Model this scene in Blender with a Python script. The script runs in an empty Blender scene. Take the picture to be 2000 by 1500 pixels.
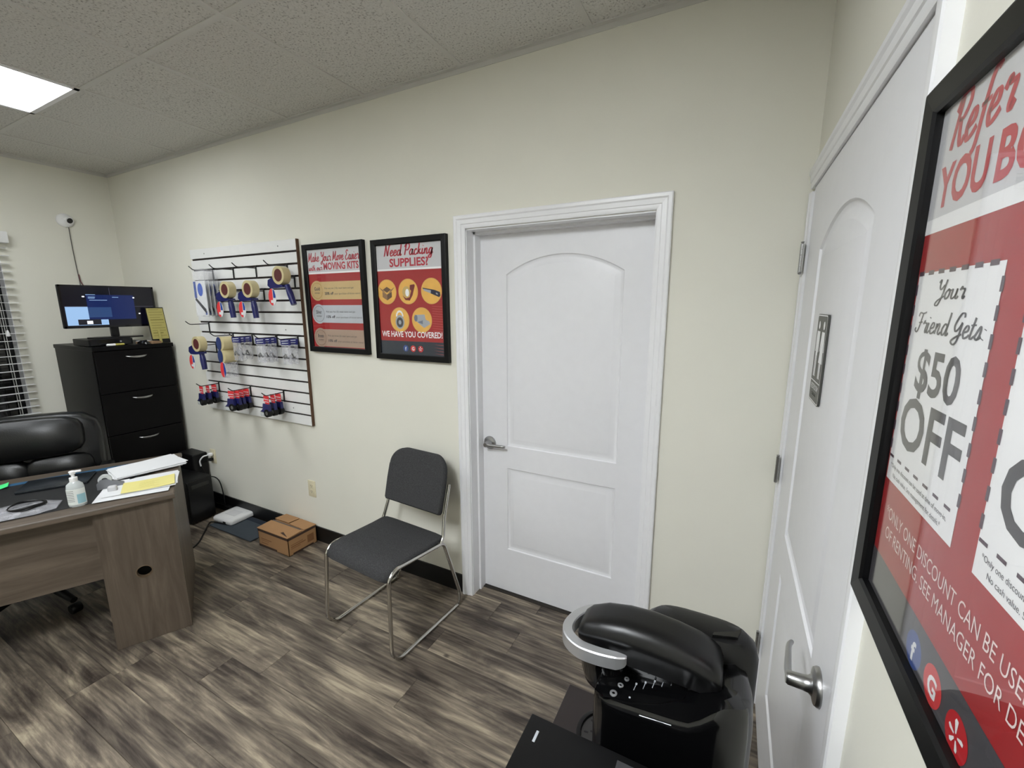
import bpy, bmesh, math, random
from mathutils import Vector, Matrix
random.seed(7)
PI = math.pi
scene = bpy.context.scene
COL = scene.collection
# ------------------------------------------------------------------ camera, world, exposure
CAMPOS = Vector((-.0016, -1.8585, 1.6424)); YAW, PITCH, ROLL, FPX = .4746, -.1818, -.0029, 833.76
cam = bpy.data.cameras.new('camera'); camo = bpy.data.objects.new('camera', cam); COL.objects.link(camo)
fw = Vector((-math.sin(YAW)*math.cos(PITCH), math.cos(YAW)*math.cos(PITCH), math.sin(PITCH)))
rt = Vector((math.cos(YAW), math.sin(YAW), 0)); up = rt.cross(fw)
rt, up = rt*math.cos(ROLL)+up*math.sin(ROLL), up*math.cos(ROLL)-rt*math.sin(ROLL)
mw = Matrix((rt, up, -fw)).transposed().to_4x4(); mw.translation = CAMPOS
camo.matrix_world = mw
cam.sensor_fit = 'HORIZONTAL'; cam.sensor_width = 36; cam.lens = 36*FPX/2000; cam.clip_start = .02
scene.camera = camo
w = bpy.data.worlds.new('night'); scene.world = w; w.use_nodes = True
w.node_tree.nodes['Background'].inputs[0].default_value = (.01, .012, .018, 1)
w.node_tree.nodes['Background'].inputs[1].default_value = .3
vs = scene.view_settings
vs.view_transform = 'Standard'; vs.look = 'None'; vs.gamma = 1; vs.use_curve_mapping = False
vs.exposure = 1.0
LAMP = 13.0          # emission of the ceiling diffusers
# room
XL, XR, ZC, YB = -4.76, .21, 2.7246, -4.6

# ------------------------------------------------------------------ materials
def lin(c):
    c = c/255.
    return c/12.92 if c <= .04045 else ((c+.055)/1.055)**2.4
def rgb(r, g, b): return (lin(r), lin(g), lin(b), 1)
MATS = {}
def mat(name, col, rough=.5, metal=0, spec=.5, noise=0, nscale=20, bump=0, bscale=200, emit=None, coat=0, stretch=None):
    if name in MATS: return MATS[name]
    m = bpy.data.materials.new(name); m.use_nodes = True; nt = m.node_tree; N = nt.nodes; L = nt.links
    b = N['Principled BSDF']
    b.inputs['Base Color'].default_value = col; b.inputs['Roughness'].default_value = rough
    b.inputs['Metallic'].default_value = metal; b.inputs['Specular IOR Level'].default_value = spec
    b.inputs['Coat Weight'].default_value = coat
    tc = N.new('ShaderNodeTexCoord'); mp = N.new('ShaderNodeMapping'); L.new(tc.outputs['Object'], mp.inputs[0])
    if stretch: mp.inputs['Scale'].default_value = stretch
    n = N.new('ShaderNodeTexNoise'); n.inputs['Scale'].default_value = nscale; n.inputs['Detail'].default_value = 5
    L.new(mp.outputs[0], n.inputs[0])
    amt = max(noise, .03)
    r = N.new('ShaderNodeMix'); r.data_type = 'RGBA'
    r.inputs[6].default_value = tuple(max(0, c*(1-amt)) for c in col[:3])+(1,)
    r.inputs[7].default_value = tuple(min(1, c*(1+amt)) for c in col[:3])+(1,)
    L.new(n.outputs[0], r.inputs[0]); L.new(r.outputs[2], b.inputs['Base Color'])
    if bump:
        n2 = N.new('ShaderNodeTexNoise'); n2.inputs['Scale'].default_value = bscale; n2.inputs['Detail'].default_value = 3
        L.new(mp.outputs[0], n2.inputs[0])
        bp = N.new('ShaderNodeBump'); bp.inputs['Strength'].default_value = bump; bp.inputs['Distance'].default_value = .002
        L.new(n2.outputs[0], bp.inputs['Height']); L.new(bp.outputs[0], b.inputs['Normal'])
    if emit:
        b.inputs['Emission Color'].default_value = emit[0]; b.inputs['Emission Strength'].default_value = emit[1]
    MATS[name] = m; return m

def mat_glass_pane(name, gloss_rough=.01, tint=(1, 1, 1, 1)):
    m = bpy.data.materials.new(name); m.use_nodes = True; nt = m.node_tree; N = nt.nodes; L = nt.links
    N.remove(N['Principled BSDF']); out = N['Material Output']
    tr = N.new('ShaderNodeBsdfTransparent'); tr.inputs[0].default_value = tint
    gl = N.new('ShaderNodeBsdfGlossy'); gl.inputs['Roughness'].default_value = gloss_rough
    ge = N.new('ShaderNodeNewGeometry'); dt_ = N.new('ShaderNodeVectorMath'); dt_.operation = 'DOT_PRODUCT'
    L.new(ge.outputs['Normal'], dt_.inputs[0]); L.new(ge.outputs['Incoming'], dt_.inputs[1])
    def op(o, a, b):
        n_ = N.new('ShaderNodeMath'); n_.operation = o
        for i_, v_ in enumerate((a, b)):
            if v_ is None: continue
            if isinstance(v_, (int, float)): n_.inputs[i_].default_value = v_
            else: L.new(v_, n_.inputs[i_])
        return n_.outputs[0]
    fr = op('ADD', op('MULTIPLY', op('POWER', op('SUBTRACT', 1.0, op('ABSOLUTE', dt_.outputs['Value'], None)), 5.0), .9), .03)
    mx = N.new('ShaderNodeMixShader'); L.new(fr, mx.inputs[0]); L.new(tr.outputs[0], mx.inputs[1]); L.new(gl.outputs[0], mx.inputs[2])
    L.new(mx.outputs[0], out.inputs[0]); MATS[name] = m; return m

def mat_clear_film(name, a=.22, col=(.9, .9, .92, 1)):
    m = bpy.data.materials.new(name); m.use_nodes = True; nt = m.node_tree; N = nt.nodes; L = nt.links
    b = N['Principled BSDF']; out = N['Material Output']
    b.inputs['Base Color'].default_value = col; b.inputs['Roughness'].default_value = .15
    tr = N.new('ShaderNodeBsdfTransparent'); mx = N.new('ShaderNodeMixShader')
    n = N.new('ShaderNodeTexNoise'); n.inputs['Scale'].default_value = 40
    tc = N.new('ShaderNodeTexCoord'); L.new(tc.outputs['Object'], n.inputs[0])
    ma = N.new('ShaderNodeMath'); ma.operation = 'MULTIPLY'; ma.inputs[1].default_value = a*2; L.new(n.outputs[0], ma.inputs[0])
    L.new(ma.outputs[0], mx.inputs[0]); L.new(tr.outputs[0], mx.inputs[1]); L.new(b.outputs[0], mx.inputs[2])
    L.new(mx.outputs[0], out.inputs[0]); MATS[name] = m; return m

def mat_ramp(name, stops, mapscale, nscale, detail=6, rough=.5, bump=.2, rnd=True, distort=0., bdist=.001, spec=.5, fine=0, tone=.045, blotch=0, knots=0, nrough=.62):
    """streaky noise through a colour ramp, shifted for each object"""
    m = bpy.data.materials.new(name); m.use_nodes = True; nt = m.node_tree; N = nt.nodes; L = nt.links
    b = N['Principled BSDF']; b.inputs['Roughness'].default_value = rough; b.inputs['Specular IOR Level'].default_value = spec
    tc = N.new('ShaderNodeTexCoord'); src = tc.outputs['Object']
    oi = N.new('ShaderNodeObjectInfo')
    if rnd:
        mu = N.new('ShaderNodeMath'); mu.operation = 'MULTIPLY'; mu.inputs[1].default_value = 91.; L.new(oi.outputs['Random'], mu.inputs[0])
        cx = N.new('ShaderNodeCombineXYZ'); L.new(mu.outputs[0], cx.inputs[0]); L.new(mu.outputs[0], cx.inputs[2])
        ad = N.new('ShaderNodeVectorMath'); ad.operation = 'ADD'; L.new(src, ad.inputs[0]); L.new(cx.outputs[0], ad.inputs[1]); src = ad.outputs[0]
    mp = N.new('ShaderNodeMapping'); mp.inputs['Scale'].default_value = mapscale; L.new(src, mp.inputs[0])
    n = N.new('ShaderNodeTexNoise'); n.inputs['Scale'].default_value = nscale; n.inputs['Detail'].default_value = detail
    n.inputs['Roughness'].default_value = nrough; n.inputs['Distortion'].default_value = distort
    L.new(mp.outputs[0], n.inputs[0]); fac = n.outputs[0]
    if fine:
        mp2 = N.new('ShaderNodeMapping'); mp2.inputs['Scale'].default_value = (mapscale[0]*2.2, mapscale[1]*7, mapscale[2]*7); L.new(src, mp2.inputs[0])
        n2 = N.new('ShaderNodeTexNoise'); n2.inputs['Scale'].default_value = nscale; n2.inputs['Detail'].default_value = 4; L.new(mp2.outputs[0], n2.inputs[0])
        mx = N.new('ShaderNodeMix'); mx.inputs[0].default_value = fine; L.new(fac, mx.inputs[2]); L.new(n2.outputs[0], mx.inputs[3]); fac = mx.outputs[0]
    if rnd:
        mr = N.new('ShaderNodeMapRange'); mr.inputs[3].default_value = -tone; mr.inputs[4].default_value = tone; L.new(oi.outputs['Random'], mr.inputs[0])
        a2 = N.new('ShaderNodeMath'); L.new(fac, a2.inputs[0]); L.new(mr.outputs[0], a2.inputs[1]); fac = a2.outputs[0]
    if blotch:
        m3 = N.new('ShaderNodeMapping'); m3.inputs['Scale'].default_value = (1.1, 3.0, 3.0); L.new(src, m3.inputs[0])
        n3 = N.new('ShaderNodeTexNoise'); n3.inputs['Scale'].default_value = 2.3; n3.inputs['Detail'].default_value = 2; L.new(m3.outputs[0], n3.inputs[0])
        mr3 = N.new('ShaderNodeMapRange'); mr3.inputs[1].default_value = .25; mr3.inputs[2].default_value = .75; mr3.inputs[3].default_value = -blotch/2; mr3.inputs[4].default_value = blotch/2; L.new(n3.outputs[0], mr3.inputs[0])
        a3 = N.new('ShaderNodeMath'); L.new(fac, a3.inputs[0]); L.new(mr3.outputs[0], a3.inputs[1]); fac = a3.outputs[0]
    if knots:
        m4 = N.new('ShaderNodeMapping'); m4.inputs['Scale'].default_value = (1, 1.7, 1.7); L.new(src, m4.inputs[0])
        v4 = N.new('ShaderNodeTexVoronoi'); v4.inputs['Scale'].default_value = 2.6; L.new(m4.outputs[0], v4.inputs[0])
        r4 = N.new('ShaderNodeMapRange'); r4.interpolation_type = 'SMOOTHSTEP'; r4.inputs[1].default_value = .01; r4.inputs[2].default_value = .06; r4.inputs[3].default_value = -knots; r4.inputs[4].default_value = 0; L.new(v4.outputs['Distance'], r4.inputs[0])
        a4 = N.new('ShaderNodeMath'); L.new(fac, a4.inputs[0]); L.new(r4.outputs[0], a4.inputs[1]); fac = a4.outputs[0]
    cr = N.new('ShaderNodeValToRGB'); L.new(fac, cr.inputs[0])
    e = cr.color_ramp.elements
    e[0].position, e[0].color = stops[0]; e[1].position, e[1].color = stops[-1]
    for p, c in stops[1:-1]:
        q = e.new(p); q.color = c
    L.new(cr.outputs[0], b.inputs['Base Color'])
    bp = N.new('ShaderNodeBump'); bp.inputs['Strength'].default_value = bump; bp.inputs['Distance'].default_value = bdist
    L.new(fac, bp.inputs['Height']); L.new(bp.outputs[0], b.inputs['Normal'])
    MATS[name] = m; return m

M_wall = mat('cream_wall_paint', rgb(228, 226, 214), .75, spec=.25, noise=.02, nscale=3, bump=.12, bscale=160)
M_trim = mat('white_gloss_paint', rgb(236, 236, 238), .32, spec=.5, noise=.01)
M_door = mat('white_door_paint', rgb(232, 232, 235), .36, spec=.5, noise=.01)
M_base = mat('black_vinyl_base', rgb(10, 10, 10), .45)
M_plank = mat_ramp('weathered_plank', [(.31, rgb(38, 33, 30)), (.40, rgb(66, 58, 52)), (.48, rgb(96, 87, 77)), (.555, rgb(126, 115, 101)), (.655, rgb(172, 159, 137))],
                   (1.05, 6.2, 6.2), 1.7, 10, rough=.42, bump=.3, distort=.8, fine=.33, spec=.35, tone=.015, blotch=.13, knots=.18, nrough=.66)
M_sub = mat('dark_subfloor', rgb(40, 35, 30), .8)
def tile_mat():
    m = mat_ramp('fissured_ceiling_tile', [(.34, rgb(150, 148, 143)), (.42, rgb(206, 204, 199)), (.6, rgb(216, 214, 209)), (.8, rgb(221, 219, 214))], (1, 1, 1), 120, 3, rough=.9, bump=.4, bdist=.0015, spec=.1, tone=0.)
    return m
M_tile = tile_mat()
M_grid = mat('ceiling_grid_white', rgb(206, 204, 199), .5)
M_black = mat('black_plastic', rgb(9, 9, 10), .45, spec=.35)
M_blackgloss = mat('black_gloss_plastic', rgb(8, 8, 9), .12, spec=.6)
M_blacksatin = mat('black_satin_plastic', rgb(13, 13, 14), .34, spec=.4)
M_frame = mat('black_frame_wood', rgb(8, 8, 9), .42, spec=.25)
M_chrome = mat('chrome_tube', rgb(205, 203, 198), .16, metal=1)
M_nickel = mat('satin_nickel', rgb(170, 170, 170), .3, metal=1)
M_silver = mat('silver_plastic', rgb(196, 197, 200), .33, metal=.75)
M_fabric = mat('charcoal_fabric', rgb(66, 66, 67), .95, spec=.1, noise=.75, nscale=240, bump=.5, bscale=600)
M_leather = mat('black_leather', rgb(11, 12, 13), .33, bump=.25, bscale=180)
M_cab = mat('black_laminate', rgb(7, 6, 7), .42, spec=.18, noise=.1, nscale=6, stretch=(1, 1, 14))
M_desk = mat_ramp('greyed_oak_laminate', [(.3, rgb(74, 64, 54)), (.5, rgb(90, 79, 68)), (.7, rgb(106, 94, 82))], (14, 14, 1.2), 1.6, 6, rough=.45, bump=.06, rnd=False, distort=.7)
M_deskh = mat_ramp('greyed_oak_laminate_along', [(.3, rgb(74, 64, 54)), (.5, rgb(90, 79, 68)), (.7, rgb(106, 94, 82))], (1.2, 14, 14), 1.6, 6, rough=.45, bump=.06, rnd=False, distort=.7)
M_slat = mat('white_melamine', rgb(232, 232, 230), .35)
M_mdf = mat('brown_fibreboard', rgb(92, 66, 48), .8, noise=.1)
M_groove = mat('dark_groove', rgb(34, 22, 18), .7)
M_hook = mat('black_wire', rgb(16, 16, 17), .4)
M_white = mat('white_plastic', rgb(238, 238, 238), .35)
M_paper = mat('white_paper', rgb(222, 223, 224), .8, noise=.02)
M_yellow = mat('yellow_paper', rgb(224, 214, 136), .8, noise=.03)
M_green = mat('green_sticky_note', rgb(70, 225, 130), .7)
M_almond = mat('almond_plastic', rgb(222, 214, 184), .4)
M_card = mat('cardboard', rgb(166, 126, 86), .85, noise=.08, nscale=12)
M_carddark = mat('dark_print', rgb(62, 44, 34), .85)
M_blue = mat('blue_plastic', rgb(30, 33, 92), .3)
M_bluelabel = mat('blue_label', rgb(24, 66, 150), .45)
M_red = mat('red_label', rgb(222, 58, 62), .5)
M_tape = mat('tan_packing_tape', rgb(206, 192, 148), .25, noise=.06, nscale=60)
M_core = mat('maroon_core', rgb(92, 44, 44), .35)
M_film = mat_clear_film('clear_film', .13, (.8, .8, .84, 1))
M_pane = mat_glass_pane('picture_glass')
M_night = mat('night_beyond', rgb(8, 9, 11), .6)
M_bagfilm = mat_clear_film('bag_film', .32, (.62, .62, .66, 1))
M_foam = mat('slate_mat', rgb(62, 70, 78), .9, noise=.1)
M_navy = mat('navy_print', rgb(44, 52, 64), .5)

# ------------------------------------------------------------------ mesh helpers
class MB:
    def __init__(s): s.v = []; s.f = []
    def add(s, vs_, fs):
        o = len(s.v); s.v += [tuple(p) for p in vs_]; s.f += [tuple(i+o for i in f) for f in fs]; return s
    def box(s, x0, x1, y0, y1, z0, z1, M=None):
        P = [Vector((x, y, z)) for z in (z0, z1) for y in (y0, y1) for x in (x0, x1)]
        if M is not None: P = [M @ p for p in P]
        return s.add(P, [(0, 2, 3, 1), (4, 5, 7, 6), (0, 1, 5, 4), (2, 6, 7, 3), (0, 4, 6, 2), (1, 3, 7, 5)])
    def rbox(s, x0, x1, y0, y1, z0, z1, r=.005, seg=2, M=None):
        bm = bmesh.new(); bmesh.ops.create_cube(bm, size=1)
        for v in bm.verts: v.co = Vector(((x0+x1)/2+v.co.x*(x1-x0), (y0+y1)/2+v.co.y*(y1-y0), (z0+z1)/2+v.co.z*(z1-z0)))
        bmesh.ops.bevel(bm, geom=bm.edges[:], offset=r, segments=seg, affect='EDGES', profile=.5)
        bm.verts.index_update()
        P = [v.co.copy() if M is None else M @ v.co for v in bm.verts]
        s.add(P, [[v.index for v in f.verts] for f in bm.faces]); bm.free(); return s
    def tube(s, pts, r, n=10, closed=False, cap=True):
        pts = [Vector(p) for p in pts]; K = len(pts); rings = []
        nrm = None
        for i, p in enumerate(pts):
            a = pts[i-1] if (i > 0 or closed) else p; b = pts[(i+1) % K] if (i < K-1 or closed) else p
            t = (b-a).normalized()
            if nrm is None:
                nrm = t.orthogonal().normalized()
            nrm = (nrm-t*nrm.dot(t)).normalized(); bn = t.cross(nrm)
            rr = r[i] if isinstance(r, (list, tuple)) else r
            rings.append([p+rr*(math.cos(2*PI*k/n)*nrm+math.sin(2*PI*k/n)*bn) for k in range(n)])
        return s.loft(rings, True, closed, cap and not closed)
    def loft(s, rings, ringclosed=True, closed=False, cap=True):
        n = len(rings[0]); K = len(rings); V = [p for r_ in rings for p in r_]; F = []
        for i in range(K if closed else K-1):
            j = (i+1) % K
            for k in range(n if ringclosed else n-1):
                l = (k+1) % n
                F.append((i*n+k, i*n+l, j*n+l, j*n+k))
        if cap:
            F.append(tuple(range(n-1, -1, -1))); F.append(tuple((K-1)*n+k for k in range(n)))
        return s.add(V, F)
    def lathe(s, prof, n=24, M=None, cap=True):
        rings = [[Vector((r*math.cos(2*PI*k/n), r*math.sin(2*PI*k/n), z)) for k in range(n)] for r, z in prof]
        if M is not None: rings = [[M @ p for p in r_] for r_ in rings]
        return s.loft(rings, True, False, cap)
    def prism(s, poly, d0, d1, axis='y', M=None):
        """poly of (a,b) in the plane across axis, between d0 and d1"""
        def P(a, b, d):
            p = {'y': (a, d, b), 'x': (d, a, b), 'z': (a, b, d)}[axis]
            return Vector(p) if M is None else M @ Vector(p)
        return s.loft([[P(a, b, d0) for a, b in poly], [P(a, b, d1) for a, b in poly]])
    def flat(s, poly, y):
        """flat print: polygon (x,z) in plane y facing -y"""
        return s.add([(a, y, b) for a, b in poly], [tuple(range(len(poly)))])
    def obj(s, name, m, parent=None, smooth=None, loc=None, rot=None):
        me = bpy.data.meshes.new(name); me.from_pydata(s.v, [], s.f); me.validate()
        bm = bmesh.new(); bm.from_mesh(me); bmesh.ops.recalc_face_normals(bm, faces=bm.faces[:]); bm.to_mesh(me); bm.free()
        me.materials.append(m)
        if smooth:
            me.shade_smooth(); me.set_sharp_from_angle(angle=math.radians(smooth))
        o = bpy.data.objects.new(name, me); COL.objects.link(o)
        if parent is not None: o.parent = parent
        if loc is not None: o.location = loc
        if rot is not None: o.rotation_euler = rot
        return o
def thing(name, label, cat, loc=(0, 0, 0), rz=0, group=None, rot=None):
    o = bpy.data.objects.new(name, None); COL.objects.link(o); o.location = loc
    o.rotation_euler = rot if rot else (0, 0, rz); o.empty_display_size = .05
    o['label'] = label; o['category'] = cat
    if group: o['group'] = group
    return o
def tag(o, label, cat, group=None):
    o['label'] = label; o['category'] = cat
    if group: o['group'] = group
    return o
def struct(o): o['kind'] = 'structure'; return o
def empty_struct(name, loc=(0, 0, 0), rz=0):
    o = bpy.data.objects.new(name, None); COL.objects.link(o); o.location = loc; o.rotation_euler = (0, 0, rz); o['kind'] = 'structure'; return o
def copy_tree(o, parent=None):
    c = o.copy(); COL.objects.link(c)
    if parent is not None: c.parent = parent
    for ch in list(o.children): copy_tree(ch, c)
    return c
def rz(a): return Matrix.Rotation(a, 4, 'Z')
def TR(x, y, z): return Matrix.Translation((x, y, z))
def catmull(pts, n=8, closed=False):
    pts = [Vector(p) for p in pts]; K = len(pts); out = []
    for i in range(K if closed else K-1):
        p0 = pts[i-1] if (i > 0 or closed) else pts[0]*2-pts[1]
        p1 = pts[i]; p2 = pts[(i+1) % K]
        p3 = pts[(i+2) % K] if (i+2 < K or closed) else p2*2-p1
        for k in range(n):
            t = k/n
            out.append(.5*((2*p1)+(p2-p0)*t+(2*p0-5*p1+4*p2-p3)*t*t+(3*p1-p0-3*p2+p3)*t**3))
    if not closed: out.append(pts[-1])
    return out
def fillet(pts, r, n=5):
    """round the inner corners of a polyline"""
    pts = [Vector(p) for p in pts]; out = [pts[0]]
    for i in range(1, len(pts)-1):
        a, b, c = pts[i-1], pts[i], pts[i+1]
        d1 = (a-b); d2 = (c-b); rr = min(r, d1.length*.49, d2.length*.49)
        p = b+d1.normalized()*rr; q = b+d2.normalized()*rr
        for k in range(n+1):
            t = k/n; out.append(p*(1-t)**2+b*2*t*(1-t)+q*t*t)
    out.append(pts[-1]); return out

# ------------------------------------------------------------------ lettering
def text_mesh(txt, size, bold=0., align='LEFT', space=1.0):
    cu = bpy.data.curves.new('lettering', 'FONT'); cu.body = txt; cu.size = size; cu.offset = bold; cu.align_x = align; cu.space_character = space
    cu.resolution_u = 3
    o = bpy.data.objects.new('lettering_tmp', cu); COL.objects.link(o)
    bpy.context.view_layer.update()
    me = bpy.data.meshes.new_from_object(o.evaluated_get(bpy.context.evaluated_depsgraph_get()))
    COL.objects.unlink(o); bpy.data.objects.remove(o)
    V = [(v.co.x, v.co.y) for v in me.vertices]; F = [tuple(p.vertices) for p in me.polygons]
    bpy.data.meshes.remove(me); return V, F
def put_text(mb, txt, x0, z0, y, width=None, height=None, bold=.0, align='LEFT', space=1.0):
    """lay a line in the x-z plane at y; width/height fit the ink box, x0 = left edge (or centre), z0 = baseline"""
    V, F = text_mesh(txt, 1.0, bold, 'LEFT', space)
    xs = [a for a, b in V]; zs = [b for a, b in V if True]
    capV, _ = text_mesh('E', 1.0, bold); cap = max(b for a, b in capV)
    sz = height/cap if height else width/(max(xs)-min(xs))
    sx = width/(max(xs)-min(xs)) if width else sz
    off = -min(xs)*sx + (x0 if align == 'LEFT' else x0-(max(xs)-min(xs))*sx/2)
    mb.add([(off+a*sx, y, z0+b*sz) for a, b in V], F); return mb
# brush script: pen strokes per letter on a 1-high capital
GL = {
 'a': (.5, [[(.37, .44), (.22, .5), (.06, .25), (.14, .0), (.3, .12), (.39, .5)], [(.39, .5), (.35, .12), (.43, 0), (.54, .12)]]),
 'c': (.4, [[(.33, .4), (.24, .5), (.06, .28), (.12, .0), (.28, .02), (.42, .14)]]),
 'd': (.5, [[(.37, .42), (.22, .5), (.06, .25), (.14, .0), (.3, .12), (.4, .5)], [(.46, 1.02), (.38, .12), (.44, 0), (.54, .12)]]),
 'e': (.4, [[(.06, .22), (.28, .3), (.3, .46), (.18, .5), (.05, .25), (.13, .0), (.28, .03), (.42, .15)]]),
 'f': (.34, [[(.48, .92), (.38, 1.02), (.26, .85), (.18, .4), (.12, -.2), (.02, -.36)], [(.06, .46), (.38, .49)]]),
 'g': (.46, [[(.37, .44), (.22, .5), (.06, .25), (.14, .02), (.3, .14), (.39, .5)], [(.39, .5), (.32, -.2), (.17, -.37), (.03, -.25), (.2, -.08), (.48, .12)]]),
 'h': (.48, [[(.16, 1.0), (.06, 0)], [(.09, .25), (.24, .48), (.32, .4), (.28, .1), (.36, 0), (.48, .12)]]),
 'i': (.26, [[(.1, .5), (.06, .1), (.13, 0), (.27, .12)], [(.14, .72), (.15, .76)]]),
 'k': (.44, [[(.16, 1.0), (.06, 0)], [(.09, .2), (.32, .48)], [(.16, .3), (.3, .04), (.44, .12)]]),
 'n': (.48, [[(.1, .5), (.06, 0)], [(.08, .25), (.24, .48), (.32, .4), (.28, .1), (.36, 0), (.48, .12)]]),
 'o': (.44, [[(.24, .5), (.06, .28), (.12, .0), (.3, .12), (.34, .4), (.22, .5), (.28, .42), (.46, .44)]]),
 'r': (.38, [[(.05, .4), (.14, .56), (.2, .46), (.34, .44), (.28, .1), (.34, 0), (.42, .12)]]),
 's': (.36, [[(.0, .05), (.24, .52), (.28, .2), (.18, .0), (.05, .06)], [(.18, .0), (.38, .12)]]),
 't': (.3, [[(.18, .86), (.08, .12), (.15, 0), (.3, .12)], [(.0, .54), (.3, .57)]]),
 'u': (.5, [[(.08, .5), (.06, .12), (.15, 0), (.32, .16), (.37, .5)], [(.37, .5), (.34, .1), (.42, 0), (.52, .12)]]),
 'v': (.44, [[(.04, .46), (.12, .5), (.12, .0)], [(.12, 0), (.34, .3), (.32, .5), (.46, .42)]]),
 'w': (.6, [[(.06, .5), (.06, .1), (.14, 0), (.28, .2), (.32, .5)], [(.32, .5), (.3, .08), (.4, .0), (.54, .3), (.5, .5), (.62, .43)]]),
 ':': (.26, [[(.1, .02), (.11, .06)], [(.14, .4), (.15, .44)]]),
 'E': (.56, [[(.5, .86), (.34, 1.02), (.16, .84), (.3, .56)], [(.3, .56), (.06, .3), (.16, .0), (.42, .06), (.52, .2)]]),
 'F': (.6, [[(.1, .78), (.2, .96), (.45, .93), (.72, 1.0)], [(.46, .93), (.32, .2), (.18, -.02), (.02, .08), (.08, .2)], [(.22, .46), (.54, .5)]]),
 'G': (.62, [[(.56, .84), (.5, 1.0), (.3, .96), (.08, .5), (.18, .24), (.36, .36), (.5, .62)], [(.5, .62), (.42, -.1), (.24, -.34), (.04, -.22), (.26, -.02), (.6, .14)]]),
 'M': (.84, [[(.0, .06), (.1, .1), (.24, 1.0)], [(.24, 1.0), (.34, .12)], [(.34, .12), (.66, 1.0)], [(.66, 1.0), (.64, .1), (.72, 0), (.84, .12)]]),
 'N': (.72, [[(.02, .06), (.1, .1), (.22, 1.0)], [(.22, 1.0), (.46, .0)], [(.46, .0), (.6, .9), (.74, 1.0)]]),
 'P': (.58, [[(.24, .96), (.1, 0)], [(.06, .74), (.22, .98), (.5, 1.0), (.58, .74), (.4, .46), (.2, .48)]]),
 'R': (.6, [[(.24, .96), (.1, 0)], [(.06, .74), (.22, .98), (.5, 1.0), (.56, .76), (.4, .54), (.22, .54)], [(.3, .54), (.4, .1), (.5, 0), (.6, .12)]]),
 'Y': (.62, [[(.06, .86), (.18, 1.0), (.18, .66), (.3, .5), (.5, .72)], [(.6, 1.0), (.48, .2), (.3, -.32), (.08, -.3), (.22, -.08), (.62, .14)]]),
 ' ': (.3, []),
}
def put_script(mb, txt, x0, z0, y, width, height, pen=.105, align='LEFT', shear=.12):
    pos = 0; strokes = []
    for ch in txt:
        adv, st = GL[ch]
        for s_ in st: strokes.append([(pos+a+b*shear, b) for a, b in s_])
        pos += adv
    xs = [a for s_ in strokes for a, b in s_]; sx = width/(max(xs)-min(xs)); mn = min(xs)
    ox = x0 if align == 'LEFT' else x0-width/2
    for s_ in strokes:
        p = catmull([(a, b, 0) for a, b in s_], 6)
        L_, R_ = [], []
        for i, q in enumerate(p):
            t = (p[min(i+1, len(p)-1)]-p[max(i-1, 0)]); l = max(t.length, 1e-6); t /= l
            wd = pen*(.45+.6*abs(t.y))*(.5)
            if len(s_) == 2 and (p[-1]-p[0]).length < .08: wd = pen*.62
            nx, ny = -t.y, t.x
            L_.append((q.x+nx*wd*.8, q.y+ny*wd)); R_.append((q.x-nx*wd*.8, q.y-ny*wd))
        V = [(ox+(a-mn)*sx, y, z0+b*height) for a, b in L_]+[(ox+(a-mn)*sx, y, z0+b*height) for a, b in R_]
        n = len(p); mb.add(V, [(i, i+1, n+i+1, n+i) for i in range(n-1)])
    return mb
def disc(cx, cz, rx, rz_=None, n=28):
    rz_ = rz_ or rx
    return [(cx+rx*math.cos(2*PI*k/n), cz+rz_*math.sin(2*PI*k/n)) for k in range(n)]
def rect(x0, x1, z0, z1): return [(x0, z0), (x1, z0), (x1, z1), (x0, z1)]

# ================================================================== SETTING
# floor with separate planks
floor = struct(MB().box(XL-.05, XR+.4, YB-.05, .4, -.08, -.008).obj('floor', M_sub))
PWID, PLEN = .1524, 1.22
def plank_mesh(l):
    mb = MB(); h = PWID/2-.0004; g = l/2-.0004; c = .0012
    V = [(-g, -h, -.009), (g, -h, -.009), (g, h, -.009), (-g, h, -.009), (-g, -h, -.0012), (g, -h, -.0012), (g, h, -.0012), (-g, h, -.0012),
         (-g+c, -h+c, 0), (g-c, -h+c, 0), (g-c, h-c, 0), (-g+c, h-c, 0)]
    F = [(0, 3, 2, 1)]+[(i, (i+1) % 4, 4+(i+1) % 4, 4+i) for i in range(4)]+[(4+i, 4+(i+1) % 4, 8+(i+1) % 4, 8+i) for i in range(4)]+[(8, 9, 10, 11)]
    o = mb.add(V, F).obj('plank', M_plank, floor); return o
pl0 = plank_mesh(PLEN); first = True
fixed = {0: -.843, 1: -1.195, 7: -2.40}
k = 0; rows = []
y = -.1376-PWID/2+PWID*2
r_i = -2
while y > YB-.08:
    off = fixed.get(r_i, None)
    if off is None: off = random.uniform(0, PLEN)
    x = off
    while x > XL-.02: x -= PLEN
    while x < XR+.02:
        a, b = max(x, XL-.01), min(x+PLEN, XR+.01)
        if b-a > .03:
            if b-a > PLEN-.001:
                if first: o = pl0; first = False
                else: o = pl0.copy(); COL.objects.link(o)
            else: o = plank_mesh(b-a)
            o.location = ((a+b)/2, y, 0)
        x += PLEN
    y -= PWID; r_i += 1
if first: pl0.location = (0, 0, -1)

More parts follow.
